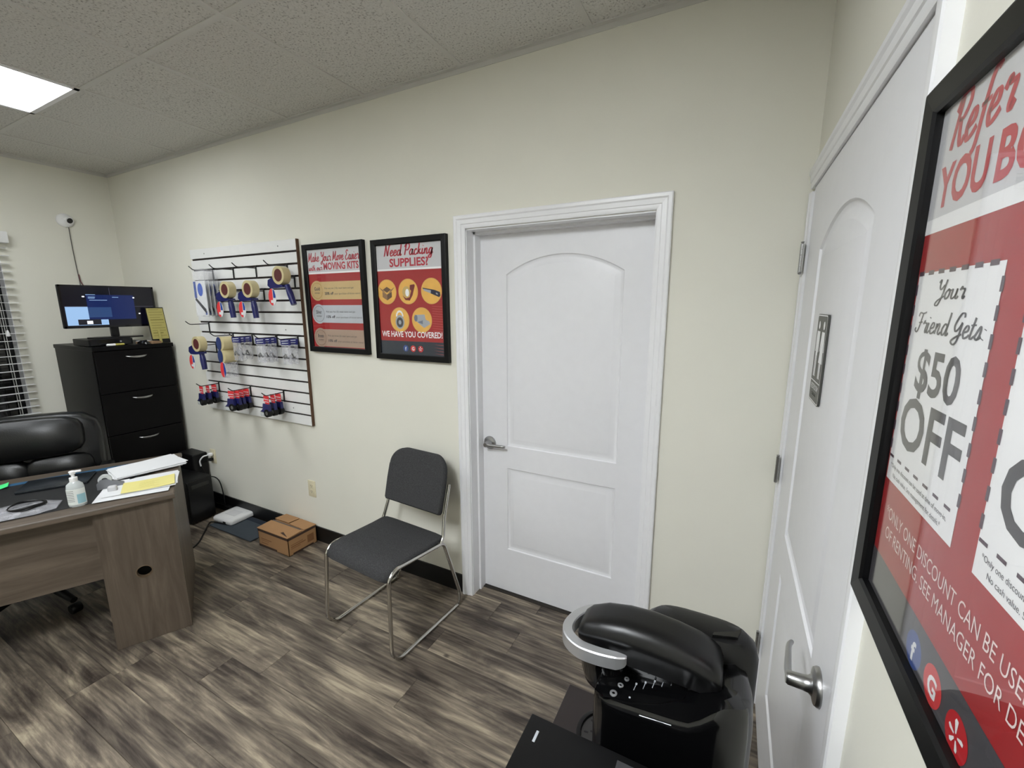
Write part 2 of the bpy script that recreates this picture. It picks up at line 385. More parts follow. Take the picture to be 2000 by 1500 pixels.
# walls
D1L, D1R, D1T = -1.212, -.305, 2.012       # opening of door_1 in the long wall
T = .16
mb = MB()
mb.box(XL-T, D1L, 0, T, 0, ZC+.1).box(D1R, XR+T, 0, T, 0, ZC+.1).box(D1L, D1R, 0, T, D1T, ZC+.1)
wall_back = struct(mb.obj('wall_back', M_wall))
D2A, D2B, D2T = -.045, -1.05, 2.035        # opening of door_2 (y range) in the side wall
mb = MB()
mb.box(XR, XR+T, D2A, T, 0, ZC+.1).box(XR, XR+T, YB-T, D2B, 0, ZC+.1).box(XR, XR+T, D2B, D2A, D2T, ZC+.1)
wall_right = struct(mb.obj('wall_right', M_wall))
WY0, WY1, WZ0, WZ1 = -2.15, -.70, .62, 2.12   # window
mb = MB()
mb.box(XL-T, XL, YB-T, WY0, 0, ZC+.1).box(XL-T, XL, WY1, T, 0, ZC+.1).box(XL-T, XL, WY0, WY1, 0, WZ0).box(XL-T, XL, WY0, WY1, WZ1, ZC+.1)
wall_left = struct(mb.obj('wall_left', M_wall))
wall_rear = struct(MB().box(XL-T, XR+T, YB-T, YB, 0, ZC+.1).obj('wall_rear', M_wall))
# baseboards
struct(MB().box(XL, -1.262, -.009, 0, 0, .108).obj('baseboard_back', M_base))
struct(MB().box(XL, XL+.009, YB, -.009, 0, .108).obj('baseboard_left', M_base))
struct(MB().box(XR-.009, XR, YB, -1.125, 0, .108).obj('baseboard_right', M_base))
struct(MB().box(XL, XR, YB, YB+.009, 0, .108).obj('baseboard_rear', M_base))
# ceiling: grid and separate tiles
ceiling = struct(MB().box(XL-T, XR+T, YB-T, T, ZC+.05, ZC+.12).obj('ceiling', M_grid))
S = .6096; GX0 = -4.2564; GY0 = -.7217
xs_ = [XL]+[GX0+S*i for i in range(8) if GX0+S*i < XR-.02]+[XR]
ys_ = [0, GY0, GY0-2*S, GY0-4*S, GY0-6*S]
ys_ = [v for v in ys_ if v > YB+.05]+[YB]
g = .012
bars = MB()
for xx in xs_[1:-1]: bars.box(xx-g, xx+g, YB, 0, ZC, ZC+.03)
for yy in ys_[1:-1]: bars.box(XL, XR, yy-g, yy+g, ZC+.0004, ZC+.03)
bars.obj('grid_bars', M_grid, ceiling)
an = MB()
an.box(XL, XR, -.022, 0, ZC-.001, ZC+.02).box(XL, XL+.022, YB, 0, ZC-.0012, ZC+.02).box(XR-.022, XR, YB, 0, ZC-.0012, ZC+.02).box(XL, XR, YB, YB+.022, ZC-.001, ZC+.02)
an.box(XL, XR, -.003, 0, ZC-.022, ZC).box(XL, XL+.003, YB, 0, ZC-.022, ZC).box(XR-.003, XR, YB, 0, ZC-.022, ZC)
an.obj('wall_angle', M_grid, ceiling)
LIGHTS = [(2, 1, .40), (6, 2, 1.50), (3, 2, .36)]       # (tile column, tile row, strength) of the troffers; the third is an added, unseen fill light
LIGHTSET = {(a, b) for a, b, _ in LIGHTS}
full = None
for i in range(len(xs_)-1):
    for j in range(len(ys_)-1):
        if (i, j) in LIGHTSET: continue
        x0, x1, y1, y0 = xs_[i]+g*.6, xs_[i+1]-g*.6, ys_[j]-g*.6, ys_[j+1]+g*.6
        cx, cy, hx, hy = (x0+x1)/2, (y0+y1)/2, (x1-x0)/2, (y1-y0)/2
        isfull = abs(hx*2-S+g*1.2) < .002 and abs(hy*2-2*S+g*1.2) < .002
        if isfull and full: o = full.copy(); COL.objects.link(o)
        else:
            o = MB().box(-hx, hx, -hy, hy, .004, .02).obj('ceiling_tile', M_tile, ceiling)
            if isfull: full = o
        o.location = (cx, cy, ZC)
# troffers
def lens_mat(k):
    m = bpy.data.materials.new('prismatic_lens'); m.use_nodes = True; nt = m.node_tree; N = nt.nodes; L = nt.links
    b = N['Principled BSDF']; b.inputs['Base Color'].default_value = (.9, .92, .95, 1); b.inputs['Roughness'].default_value = .4
    tc = N.new('ShaderNodeTexCoord'); wv = N.new('ShaderNodeTexWave'); wv.inputs['Scale'].default_value = 1.55; wv.inputs['Distortion'].default_value = 0
    mp = N.new('ShaderNodeMapping'); mp.inputs['Location'].default_value = (.24, 0, 0)
    L.new(tc.outputs['Object'], mp.inputs[0]); L.new(mp.outputs[0], wv.inputs[0])
    mr = N.new('ShaderNodeMapRange'); mr.inputs[3].default_value = LAMP*.75*k; mr.inputs[4].default_value = LAMP*1.25*k; L.new(wv.outputs[1], mr.inputs[0])
    b.inputs['Emission Color'].default_value = (.93, .97, 1.0, 1); L.new(mr.outputs[0], b.inputs['Emission Strength']); return m
TL = {0: 'lit fluorescent troffer above the desk with bright prismatic lens', 1: 'second lit ceiling troffer above the coffee machine and framed coupons', 2: 'third lit ceiling troffer, unseen, added mid-room to brighten the restroom door'}
for q, (i, j, pw_) in enumerate(LIGHTS):
    x0, x1, y1, y0 = xs_[i]+.003, xs_[i+1]-.003, ys_[j]-.003, ys_[j+1]+.003
    hx, hy = (x1-x0)/2, (y1-y0)/2
    t = thing('ceiling_light', TL[q], 'ceiling light', ((x0+x1)/2, (y0+y1)/2, ZC))
    fr = MB(); b_ = .022
    fr.box(-hx, hx, -hy, -hy+b_, -.004, .03).box(-hx, hx, hy-b_, hy, -.004, .03).box(-hx, -hx+b_, -hy, hy, -.004, .03).box(hx-b_, hx, -hy, hy, -.004, .03)
    fr.obj('frame', M_trim, t)
    MB().box(-hx+b_, hx-b_, -hy+b_, hy-b_, .004, .009).obj('diffuser', lens_mat(pw_), t)
    MB().box(-hx+.01, hx-.01, -hy+.01, hy-.01, .03, .045).obj('housing', M_trim, t)

# ---------------------------------------------------------------- doors
CAS = [(0, 0), (0, .010), (.006, .0125), (.019, .0125), (.022, .0155), (.040, .0165), (.046, .0205), (.058, .0205), (.062, .018), (.062, 0)]
def casing_run(a, b, mitA, mitB, n_in, nrm):
    """strip of moulding from a to b (inner edge); n_in = outward direction in the wall plane; mitA/mitB = how far ends grow per unit offset"""
    a, b, n_in, nrm = Vector(a), Vector(b), Vector(n_in), Vector(nrm); d = (b-a).normalized()
    return MB().loft([[a+n_in*o+nrm*p-d*mitA*o for o, p in CAS], [b+n_in*o+nrm*p+d*mitB*o for o, p in CAS]])
def offset_loop(pts, d):
    n = len(pts); out = []
    for i in range(n):
        a, b, c = Vector(pts[i-1]), Vector(pts[i]), Vector(pts[(i+1) % n])
        e1 = (b-a).normalized(); e2 = (c-b).normalized(); n1 = Vector((-e1.y, e1.x)); n2 = Vector((-e2.y, e2.x))
        m_ = (n1+n2); m_ = m_/max(.2, m_.dot(n1))
        out.append((b.x+m_.x*d, b.y+m_.y*d))
    return out
def door_slab(w_, h_, panels, thick=.035):
    """slab in local x (0..w), z (0..h), face towards -y at y=0, moulded panels (counter-clockwise loops)"""
    bm = bmesh.new()
    def loop(pts, y_):
        vs2 = [bm.verts.new((a, y_, b)) for a, b in pts]; return vs2, [bm.edges.new((vs2[i], vs2[(i+1) % len(vs2)])) for i in range(len(vs2))]
    ov, oe = loop(rect(0, w_, 0, h_), 0); edges = list(oe)
    for P in panels:
        prof = [(0, 0), (.004, .006), (.011, .0085), (.019, .0085), (.040, .0015), (.043, .001)]
        prev = None
        for d, dep in prof:
            v_, e_ = loop(offset_loop(P, d) if d else P, dep)
            if prev is None: edges += e_
            else:
                n = len(v_)
                for i in range(n): bm.faces.new((prev[i], prev[(i+1) % n], v_[(i+1) % n], v_[i]))
            prev = v_
        bm.faces.new(prev)
    bmesh.ops.triangle_fill(bm, use_beauty=True, edges=edges)
    bv = [bm.verts.new((a, thick, b)) for a, b in rect(0, w_, 0, h_)]
    for i in range(4): bm.faces.new((ov[i], ov[(i+1) % 4], bv[(i+1) % 4], bv[i]))
    bm.faces.new(bv)
    bm.verts.index_update()
    mb = MB().add([v.co.copy() for v in bm.verts], [[v.index for v in f.verts] for f in bm.faces]); bm.free(); return mb
def arch_panel(x0, x1, z0, zs, zt, n=22):
    c = (x1-x0)/2; sag = zt-zs; R_ = (c*c+sag*sag)/(2*sag); cx, cz = (x0+x1)/2, zt-R_; a = math.asin(c/R_)
    arc = [(cx+R_*math.sin(a-2*a*k/n), cz+R_*math.cos(a-2*a*k/n)) for k in range(n+1)]
    return [(x0, z0), (x1, z0)]+arc
# door_1 in the long wall: recessed
REC = .114
d1 = empty_struct('door_1', (D1L, 0, 0))
W1 = D1R-D1L
ox = -D1L
P1 = [arch_panel(-1.049+ox, -.453+ox, .882, 1.791, 1.879), rect(-1.049+ox, -.453+ox, .266, .754)]
door_slab(W1-.006, 2.003, P1).obj('door_leaf', M_door, d1, smooth=28, loc=(.003, REC, .006))
jb = MB()
jb.box(0, .005, 0, T, 0, D1T).box(W1-.005, W1, 0, T, 0, D1T).box(0, W1, 0, T, D1T-.005, D1T)
jb.obj('jamb', M_trim, d1)
stp = MB()
stp.box(.005, .016, .062, REC-.001, 0, D1T-.005).box(W1-.016, W1-.005, .062, REC-.001, 0, D1T-.005).box(.005, W1-.005, .062, REC-.001, D1T-.016, D1T-.005)
stp.obj('door_stop', M_trim, d1)
zc1 = D1T+.002
casing_run((.002, 0, 0), (.002, 0, zc1), 0, 1, (-1, 0, 0), (0, -1, 0)).obj('casing', M_trim, d1, smooth=25)
casing_run((W1-.002, 0, 0), (W1-.002, 0, zc1), 0, 1, (1, 0, 0), (0, -1, 0)).obj('casing', M_trim, d1, smooth=25)
casing_run((.002, 0, zc1), (W1-.002, 0, zc1), 1, 1, (0, 0, 1), (0, -1, 0)).obj('casing', M_trim, d1, smooth=25)
MB().box(0, W1, .09, T, 0, .004).obj('threshold', M_sub, d1)
def lever(parent, cx, cz, y0, flip=1):
    """rosette at (cx,y0,cz) on a face towards -y; lever runs along +x*flip"""
    R90 = TR(cx, y0, cz) @ Matrix.Rotation(PI/2, 4, 'X')
    h = MB().lathe([(.0, 0), (.037, 0), (.037, .004), (.034, .009), (.020, .013), (.016, .018), (.0145, .028), (.0135, .052), (.011, .056), (0, .056)], 24, R90, cap=False)
    o = h.obj('lever_handle', M_nickel, parent, smooth=35)
    pts = catmull([(cx-.004*flip, y0-.047, cz), (cx+.02*flip, y0-.05, cz), (cx+.06*flip, y0-.046, cz), (cx+.098*flip, y0-.041, cz), (cx+.112*flip, y0-.035, cz)], 5)
    lv = MB(); rings = []
    for i, p in enumerate(pts):
        t = i/(len(pts)-1); hh = .0105-.004*t; dd = .0075-.0025*t
        rings.append([p+Vector((0, dd*math.cos(a), hh*math.sin(a))) for a in [2*PI*k/12 for k in range(12)]])
    lv.loft(rings).obj('lever', M_nickel, o, smooth=50)
    return o
lever(d1, -1.153+ox, .893, REC)
# door_2 in the side wall: nearly flush, its local x runs towards -y (away from the corner)
d2 = empty_struct('door_2', (XR, D2A, 0), -PI/2)
W2 = D2A-D2B
P2 = [arch_panel(.232, .795, .882, 1.797, 1.868), rect(.232, .795, .262, .742)]
door_slab(W2-.02, 2.02, P2).obj('door_leaf', M_door, d2, smooth=28, loc=(.010, -.003, .006))
MB().box(0, .004, -.004, T, 0, D2T).box(W2-.004, W2, -.004, T, 0, D2T).box(0, W2, -.004, T, D2T-.004, D2T).obj('jamb', M_trim, d2)
# left leg of the casing is ripped down to fit the corner
nar = [(0, 0), (0, .010), (.006, .0125), (.019, .0125), (.022, .0155), (.037, .0160), (.037, 0)]
MB().loft([[Vector((.002-o, -p, 0)) for o, p in nar], [Vector((.002-o, -p, D2T-.02)) for o, p in nar]]).obj('casing', M_trim, d2, smooth=25)
z2 = D2T-.006
hd = MB().loft([[Vector((-.036, -p, z2+o)) for o, p in CAS], [Vector((W2-.002+o, -p, z2+o)) for o, p in CAS]])
hd.obj('casing', M_trim, d2, smooth=25)
casing_run((W2-.002, 0, 0), (W2-.002, 0, z2), 0, 1, (1, 0, 0), (0, -1, 0)).obj('casing', M_trim, d2, smooth=25)
MB().box(0, W2, .05, T, 0, .004).obj('threshold', M_sub, d2)
lever(d2, .895, .898, -.003, -1)
for hz in (1.80, 1.035, .285):
    h = MB()
    for k_ in range(5):
        h.lathe([(0, 0), (.0058, 0), (.0058, .0186), (0, .0186)], 12, TR(.004, -.0215, hz-.048+k_*.0192), cap=False)
    h.lathe([(0, 0), (.0045, .001), (.0058, .006), (0, .008)], 12, TR(.004, -.0215, hz+.048), cap=False)
    h.lathe([(0, -.008), (.0045, -.006), (.0058, -.001), (0, 0)], 12, TR(.004, -.0215, hz-.048), cap=False)
    h.box(-.010, .018, -.0205, -.0165, hz-.047, hz+.047)
    h.obj('hinge', M_nickel, d2, smooth=40)
MB().box(0, W2, T-.02, T, 0, D2T).obj('backing_panel', M_night, d2)
MB().box(0, W1, T-.01, T, 0, D1T).obj('backing_panel', M_night, d1)

# ---------------------------------------------------------------- window with blind
w1 = empty_struct('window_1', (XL, (WY0+WY1)/2, 0))
wy = (WY1-WY0)/2
f_ = MB(); b_ = .045
f_.box(-.13, -.09, -wy, -wy+b_, WZ0, WZ1).box(-.13, -.09, wy-b_, wy, WZ0, WZ1).box(-.13, -.09, -wy, wy, WZ0, WZ0+b_).box(-.13, -.09, -wy, wy, WZ1-b_, WZ1).box(-.125, -.095, -wy, wy, 1.36, 1.40)
f_.obj('window_frame', M_black, w1)
MB().box(-.112, -.108, -wy+b_, wy-b_, WZ0+b_, WZ1-b_).obj('window_pane', mat('dark_window_glass', rgb(7, 8, 10), .04, spec=.5), w1)
MB().box(-.16, -.001, wy-.004, wy, WZ0, WZ1).box(-.16, -.001, -wy, -wy+.004, WZ0, WZ1).box(-.16, -.001, -wy, wy, WZ1-.004, WZ1).box(-.16, .02, -wy-.03, wy+.03, WZ0-.02, WZ0+.004).obj('window_sill', M_trim, w1)
bl = thing('window_blind', 'white wide-slat horizontal blind, slats open, over the dark window', 'blind', (XL+.036, (WY0+WY1)/2, 0))
by = wy+.045
MB().rbox(-.034, .034, -by, by, 2.095, 2.175, .006).obj('headrail', M_white, bl, smooth=40)
sl0 = None; zt_ = 2.062
n_s = 25
for i in range(n_s):
    z_ = zt_-.0556*i
    if sl0 is None:
        sl0 = MB().loft([[(-.025, y_, -.0016), (0, y_, -.0008), (.025, y_, -.0016), (.025, y_, .0006), (0, y_, .0014), (-.025, y_, .0006)] for y_ in (-by+.012, by-.012)]).obj('slat', M_white, bl); o = sl0
    else:
        o = sl0.copy(); COL.objects.link(o)
    o.location = (0, 0, z_)
MB().rbox(-.027, .027, -by+.012, by-.012, zt_-.0556*n_s-.012, zt_-.0556*n_s+.006, .004).obj('bottom_rail', M_white, bl)
lad = MB()
for yy in (by-.11, 0, -by+.11):
    for xx in (-.0262, .0262): lad.box(xx-.0008, xx+.0008, yy-.0015, yy+.0015, zt_-.0556*n_s, 2.10)
lad.obj('ladder_cords', mat('cord_white', rgb(205, 205, 200), .8), bl)
MB().box(.029, .031, by-.101, by-.099, 1.475, 2.10).obj('lift_cord', mat('cord_white', rgb(205, 205, 200), .8), bl)
MB().lathe([(0, 1.478), (.005, 1.474), (.012, 1.438), (.010, 1.432), (0, 1.430)], 14, TR(.03, by-.10, 0), cap=False).obj('tassel', M_white, bl, smooth=40)

# ================================================================== SLATWALL
BX0, BX1, BZ0, BZ1 = -3.633, -2.443, .854, 2.053
PIT = .0755
def slot(k): return 2.056-PIT*k
sw = thing('slatwall_panel', 'white slatwall board with dark horizontal grooves and brown cut edges', 'display board', (0, 0, 0))
MB().box(BX0, BX1, -.008, -.001, BZ0, BZ1).obj('backing', M_groove, sw)
edges_ = MB().box(BX1-.004, BX1+.0005, -.0205, -.001, BZ0, BZ1).obj('cut_edge', M_mdf, sw)
for k in range(16):
    zt_ = BZ1 if k == 0 else slot(k)-.0062
    zb_ = BZ0 if k == 15 else slot(k+1)+.0062
    MB().rbox(BX0, BX1-.004, -.020, -.008, zb_, zt_, .0012, 1).obj('slat', M_slat, sw)
for sx_, kz in ((-3.45, .5), (-2.62, .5), (-2.62, 7.5), (-2.62, 14.5), (-3.45, 14.5)):
    MB().lathe([(0, 0), (.005, 0), (.004, .0015), (0, .002)], 10, TR(sx_, -.0202, slot(kz)) @ Matrix.Rotation(PI/2, 4, 'X'), cap=False).obj('screw', M_nickel, sw)

def make_hook(L=.15):
    t = thing('display_hook', '', 'hook', group='slatwall hooks')
    MB().rbox(-.0065, .0065, -.0045, 0, -PIT-.004, .004, .001, 1).box(-.0065, .0065, -.001, .009, -.002, .004).obj('back_plate', M_hook, t)
    MB().tube(fillet([(0, -.003, -.012), (0, -L+.02, -.014), (0, -L-.006, .010)], .012, 4), .0032, 8).obj('arm', M_hook, t, smooth=60)
    return t
hk0 = make_hook(); hk1 = make_hook(.095)
hooks = [
 (-3.365, 2, 'black wire hook holding the clear packs of white cards'),
 (-3.118, 2, 'empty black hook above the tape gun beside the clear packs'),
 (-2.864, 2, 'empty black hook above the middle tape gun of the top row'),
 (-2.545, 2, 'empty black hook at the top right, just above the highest tape gun'),
 (-3.055, 4, 'black hook behind the tape gun beside the clear packs'),
 (-2.805, 4, 'black hook behind the middle tape gun of the top row'),
 (-2.485, 3, 'black hook behind the highest tape gun at the board edge'),
 (-3.50, 7, 'empty black hook at the left edge, halfway up the slatwall board'),
 (-3.44, 9, 'black hook behind the tape gun below the empty left hook'),
 (-3.21, 8, 'black hook holding the two stacked tape refills with blue ends'),
 (-2.985, 8, 'black hook holding the bags nearest the tape refills'),
 (-2.72, 8, 'black hook holding the middle bags with blue headers'),
 (-2.505, 8, 'black hook holding the bags nearest the board edge'),
 (-3.471, 13, 'lowest row hook with three small blue dispensers at the left'),
 (-3.077, 13, 'lowest row hook with four small blue dispensers in the middle'),
 (-2.706, 13, 'lowest row hook with three small blue dispensers at the right'),
]
for i, (hx_, kk, lb) in enumerate(hooks):
    o = hk0 if i == 0 else hk1 if i == 4 else copy_tree(hk1 if i in (5, 6, 8) else hk0)
    o.location = (hx_, -.0201, slot(kk)); o['label'] = lb

# packs of white cards in clear sleeves
pk = thing('blister_pack', '', 'pack', group='clear packs on the top left hook')
MB().rbox(-.076, .076, -.003, .003, -.315, .012, .002, 1).obj('clear_sleeve', M_film, pk)
cd = MB().box(-.068, .068, -.0015, .0015, -.305, -.068).obj('card', M_paper, pk)
MB().flat(rect(-.067, -.040, -.185, -.072), -.0018).obj('blue_print', M_bluelabel, cd)
MB().flat([(.035, -.300), (.056, -.300), (.056, -.272), (.035, -.285)], -.0018).obj('corner_print', M_bluelabel, cd)
MB().flat(disc(.005, -.128, .03, .045, 18), -.0019).obj('blue_brush', mat('bright_blue', rgb(28, 84, 190), .4), cd)
MB().flat([(-.066, -.196), (-.055, -.18), (.05, -.262), (.05, -.288), (.04, -.288)], -.0022).obj('black_handle', M_black, cd)
for i, (dy, dx, r_, lb) in enumerate([(-.14, .035, .03, 'front clear pack with white card, blue brush picture and black handle'),
                                (-.105, .03, -.10, 'second clear pack from the front, mostly hidden white card'),
                                (-.072, .026, -.16, 'third clear pack from the front, behind the second'),
                                (-.040, .020, -.12, 'rearmost clear pack, closest to the slatwall board')]):
    o = pk if i == 0 else copy_tree(pk)
    o.location = (-3.365+dx, -.0201+dy+.02, slot(2)-.02); o.rotation_euler = (0, 0, r_); o['label'] = lb

# tape guns
tg = thing('tape_gun', '', 'tape gun', group='tape guns on the slatwall')
RY = Matrix.Rotation(PI/2, 4, 'X')
rp = [(.038, 0), (.055, 0), (.0555, .002), (.0555, .046), (.055, .048), (.038, .048)]
MB().loft([[TR(0, -.055, 0) @ RY @ Vector((r*math.cos(a), r*math.sin(a), z)) for a in [2*PI*k/28 for k in range(28)]] for r, z in rp], True, True, False).obj('tape_roll', M_tape, tg, smooth=40)
MB().lathe([(.0, .002), (.012, .002), (.014, .010), (.034, .006), (.038, .003), (.038, .045), (0, .045)], 24, TR(0, -.056, 0) @ RY, cap=False).obj('hub', M_core, tg, smooth=40)
fr = MB().prism([(-.100, -.026), (-.060, -.012), (-.03, -.052), (.03, -.058), (.035, -.070), (-.02, -.076), (-.085, -.076), (-.108, -.058)], -.104, -.056)
fr.obj('cutter_frame', M_blue, tg, smooth=30)
hp = fillet([(.012, -.08, -.060), (.020, -.08, -.10), (.030, -.08, -.185)], .03, 5)
MB().tube(hp, [.016]*3+[.018]*2+[.019]*2+[.017], 12).obj('handle', M_blue, tg, smooth=50)
lab = MB().prism(disc(-.060, -.130, .036, .052, 22), -.112, -.110).obj('label_card', M_paper, tg)
MB().flat([p for p in disc(-.060, -.130, .035, .051, 40) if p[0] < -.05], -.1125).obj('red_print', M_red, lab)
MB().flat([(-.05, -.082), (-.036, -.09), (-.028, -.118), (-.028, -.135), (-.05, -.135)], -.1125).obj('blue_print', M_bluelabel, lab)
MB().flat(rect(-.075, -.046, -.165, -.148), -.1128).obj('white_print', M_paper, lab)
for i, (x_, kk, r_, lb) in enumerate([(-3.055, 4, 0, 'blue tape gun with tan roll, hanging beside the clear packs'),
                                 (-2.805, 4, 0, 'middle blue tape gun of the top row with tan roll'),
                                 (-2.485, 3, 0, 'highest blue tape gun, at the right edge of the slatwall'),
                                 (-3.44, 9, 0, 'lower blue tape gun at the left edge under the empty hook')]):
    o = tg if i == 0 else copy_tree(tg)
    o.location = (x_, -.0301 if i != 3 else -.055, slot(kk)-.002); o['label'] = lb
    if i == 2:
        for c_ in o.children:
            if c_.name.startswith('handle'): c_.rotation_euler = (0, -.25, 0); c_.location = (.018, 0, -.004)
# twin refill pack
rf = thing('tape_refill', 'two stacked tan tape rolls with blue end labels beside the bags', 'tape roll', (-3.20, -.03, slot(8)))
for dz, nm in ((-.065, 0), (-.155, 1)):
    r1 = MB().lathe([(0, 0), (.046, 0), (.048, .004), (.048, .086), (.046, .09), (0, .09)], 26, TR(.03, -.02, dz) @ RY, cap=False).obj('tape_roll', M_tape, rf, smooth=40)
    MB().prism(disc(.018, dz, .028, .046, 22), -.114, -.1105).obj('end_label', mat('slate_blue_label', rgb(48, 62, 112), .4), r1)
l2 = MB().prism(disc(.034, -.248, .032, .055, 22), -.114, -.111).obj('label_card', M_paper, rf)
MB().flat([p for p in disc(.034, -.248, .031, .054, 40) if p[0] < .044], -.1142).obj('red_print', M_red, l2)
MB().flat([(.044, -.196), (.058, -.206), (.066, -.24), (.066, -.27), (.05, -.30), (.044, -.26)], -.1143).obj('blue_print', M_bluelabel, l2)
MB().prism(rect(.002, .07, -.305, -.20), -.11, -.03).obj('clear_sleeve', M_bagfilm, rf)
MB().tube([(.03, -.06, -.02), (.01, -.06, .0), (.01, -.06, -.012)], .002, 6).obj('hang_loop', M_film, rf)

# small bags
bg = thing('hardware_bag', '', 'bag', group='small hardware bags on the slatwall')
MB().rbox(-.046, .046, -.004, .004, -.165, -.035, .003, 1).obj('clear_bag', M_bagfilm, bg)
hdr = MB().box(-.046, .046, -.005, .005, -.040, -.004).obj('header_card', mat('navy_header', rgb(40, 42, 110), .45), bg)
MB().flat([(-.038, -.033), (.03, -.030), (.04, -.026), (-.03, -.028)], -.0053).flat([(-.036, -.020), (.036, -.014), (.036, -.010), (-.036, -.015)], -.0053).obj('white_print', M_paper, hdr)
MB().tube([(-.02, -.0055, -.11), (-.005, -.0062, -.10), (.012, -.0062, -.125), (.025, -.0055, -.12)], .004, 6).rbox(-.028, -.012, -.009, -.004, -.128, -.108, .002, 1).obj('metal_part', M_nickel, bg, smooth=50)
bi = 0
for hx_, ys2, nm in ((-2.985, (-.115, -.078, -.04), 'nearest the tape refills'), (-2.72, (-.115, -.078, -.04), 'on the middle bag hook'), (-2.505, (-.095, -.045), 'nearest the board edge')):
    for q, yy in enumerate(ys2):
        o = bg if bi == 0 else copy_tree(bg); bi += 1
        o.location = (hx_+random.uniform(-.006, .006), yy-.02, slot(8)-.010); o.rotation_euler = (random.uniform(-.05, .05), 0, random.uniform(-.12, .12))
        o['label'] = ('front' if q == 0 else 'rear' if q == len(ys2)-1 else 'middle')+' clear hardware bag with navy header '+nm

# small dispensers
dp = thing('tape_dispenser', '', 'tape dispenser', group='small blue tape dispensers on the lowest hooks')
lc = MB().box(-.026, .026, -.002, .002, -.055, .004).obj('label_card', M_red, dp)
MB().flat(rect(-.026, .026, -.022, -.017), -.0023).flat(rect(-.026, .026, -.038, -.034), -.0023).flat(rect(-.026, -.012, -.050, -.041), -.0023).obj('white_print', M_paper, lc)
MB().prism([(-.026, -.050), (.028, -.050), (.034, -.10), (.028, -.128), (-.006, -.125), (-.030, -.105), (-.052, -.118), (-.056, -.108), (-.034, -.090)], -.010, .010).obj('body', M_blue, dp, smooth=30)
MB().lathe([(.013, -.013), (.026, -.014), (.027, -.011), (.027, .011), (.026, .014), (.013, .013)], 20, TR(.012, 0, -.112) @ RY, cap=False).obj('wheel', M_black, dp, smooth=40)
MB().lathe([(0, -.0125), (.013, -.0125), (.013, .0125), (0, .0125)], 16, TR(.012, 0, -.112) @ RY, cap=False).obj('wheel_hub', M_nickel, dp, smooth=40)
MB().rbox(-.058, -.018, -.012, .012, -.140, -.112, .006, 2).obj('roll', mat('clear_tape', rgb(196, 200, 200), .2), dp, smooth=50)
MB().box(-.058, -.02, -.0125, .0125, -.112, -.108).obj('blade', M_chrome, dp)
di = 0
for hx_, its, nm in ((-3.471, ((-.128, 0), (-.085, 0), (-.04, 0)), 'on the left end of the lowest row'),
                     (-3.077, ((-.135, -.012), (-.108, .008), (-.072, 0), (-.036, 0)), 'on the centre hook of the lowest row'),
                     (-2.706, ((-.128, 0), (-.085, 0), (-.045, 0)), 'on the right hook of the lowest row')):
    for q, (yy, dx) in enumerate(its):
        o = dp if di == 0 else copy_tree(dp); di += 1
        o.location = (hx_+dx, yy-.02, slot(13)-.018); o.rotation_euler = (0, random.uniform(-.06, .06), random.uniform(-.15, .15))
        o['label'] = ['front', 'second', 'third', 'fourth'][q]+' small blue dispenser with red label '+nm

# ================================================================== POSTERS
def poster_base(t, w_, h_, fw_=.032, dep=.024):
    """frame in local x-z, back on y=0, towards -y"""
    pr = [(0, 0), (0, -dep), (.003, -dep-.001), (fw_-.004, -dep+.001), (fw_, -dep+.004), (fw_, -.008)]
    hw, hh = w_/2, h_/2
    def pt(sx, sz, o, p): return Vector((sx*(hw-o), p, sz*(hh-o)))
    for (a, b) in (((-1, -1), (-1, 1)), ((-1, 1), (1, 1)), ((1, 1), (1, -1)), ((1, -1), (-1, -1))):
        MB().loft([[pt(a[0], a[1], o, p) for o, p in pr], [pt(b[0], b[1], o, p) for o, p in pr]]).obj('frame_side', M_frame, t, smooth=20)
    MB().box(-hw+fw_-.002, hw-fw_+.002, -.0150, -.0144, -hh+fw_-.002, hh-fw_+.002).obj('glass', M_pane, t)
    return hw-fw_, hh-fw_
M_pgrey = mat('print_grey', rgb(205, 205, 207), .6)
M_pred = mat('print_red', rgb(166, 34, 38), .6)
M_pcrim = mat('print_crimson', rgb(186, 44, 62), .6)
M_pwhite = mat('print_white', rgb(244, 244, 244), .6)
M_pdark = mat('print_charcoal', rgb(74, 72, 76), .6)
M_gold = mat('print_gold', rgb(206, 178, 126), .6, noise=.14, nscale=9)
M_sil = mat('print_silver', rgb(190, 194, 200), .6, noise=.12, nscale=9)
M_brz = mat('print_bronze', rgb(172, 148, 130), .6, noise=.12, nscale=9)
M_orange = mat('print_orange', rgb(240, 184, 88), .6, noise=.22, nscale=22)
M_fb = mat('print_blue', rgb(58, 84, 150), .6)
M_gred = mat('print_bright_red', rgb(214, 58, 60), .6)
M_yred = mat('print_deep_red', rgb(196, 22, 34), .6)
YP = -.0125
def sheet(t, hw, hh, zband, zfoot, zline=.010):
    s_ = MB().box(-hw-.001, hw+.001, YP, -.006, -hh-.001, hh+.001).obj('print_sheet', M_pred, t)
    MB().flat(rect(-hw, hw, zband+zline, hh), YP-.0003).obj('header_band', M_pgrey, s_)
    MB().flat(rect(-hw, hw, zband, zband+zline), YP-.0003).obj('white_line', M_pwhite, s_)
    if zfoot is not None: MB().flat(rect(-hw, hw, -hh, zfoot), YP-.0003).obj('footer_band', M_navy, s_)
    return s_
def badge_f(s_, cx, cz, r):
    MB().flat(disc(cx, cz, r), YP-.0006).obj('blue_badge', M_fb, s_)
    put_text(MB(), 'f', cx, cz-r*.62, YP-.0009, height=r*1.1, bold=.03, align='C').obj('letter_mark', M_pwhite, s_)
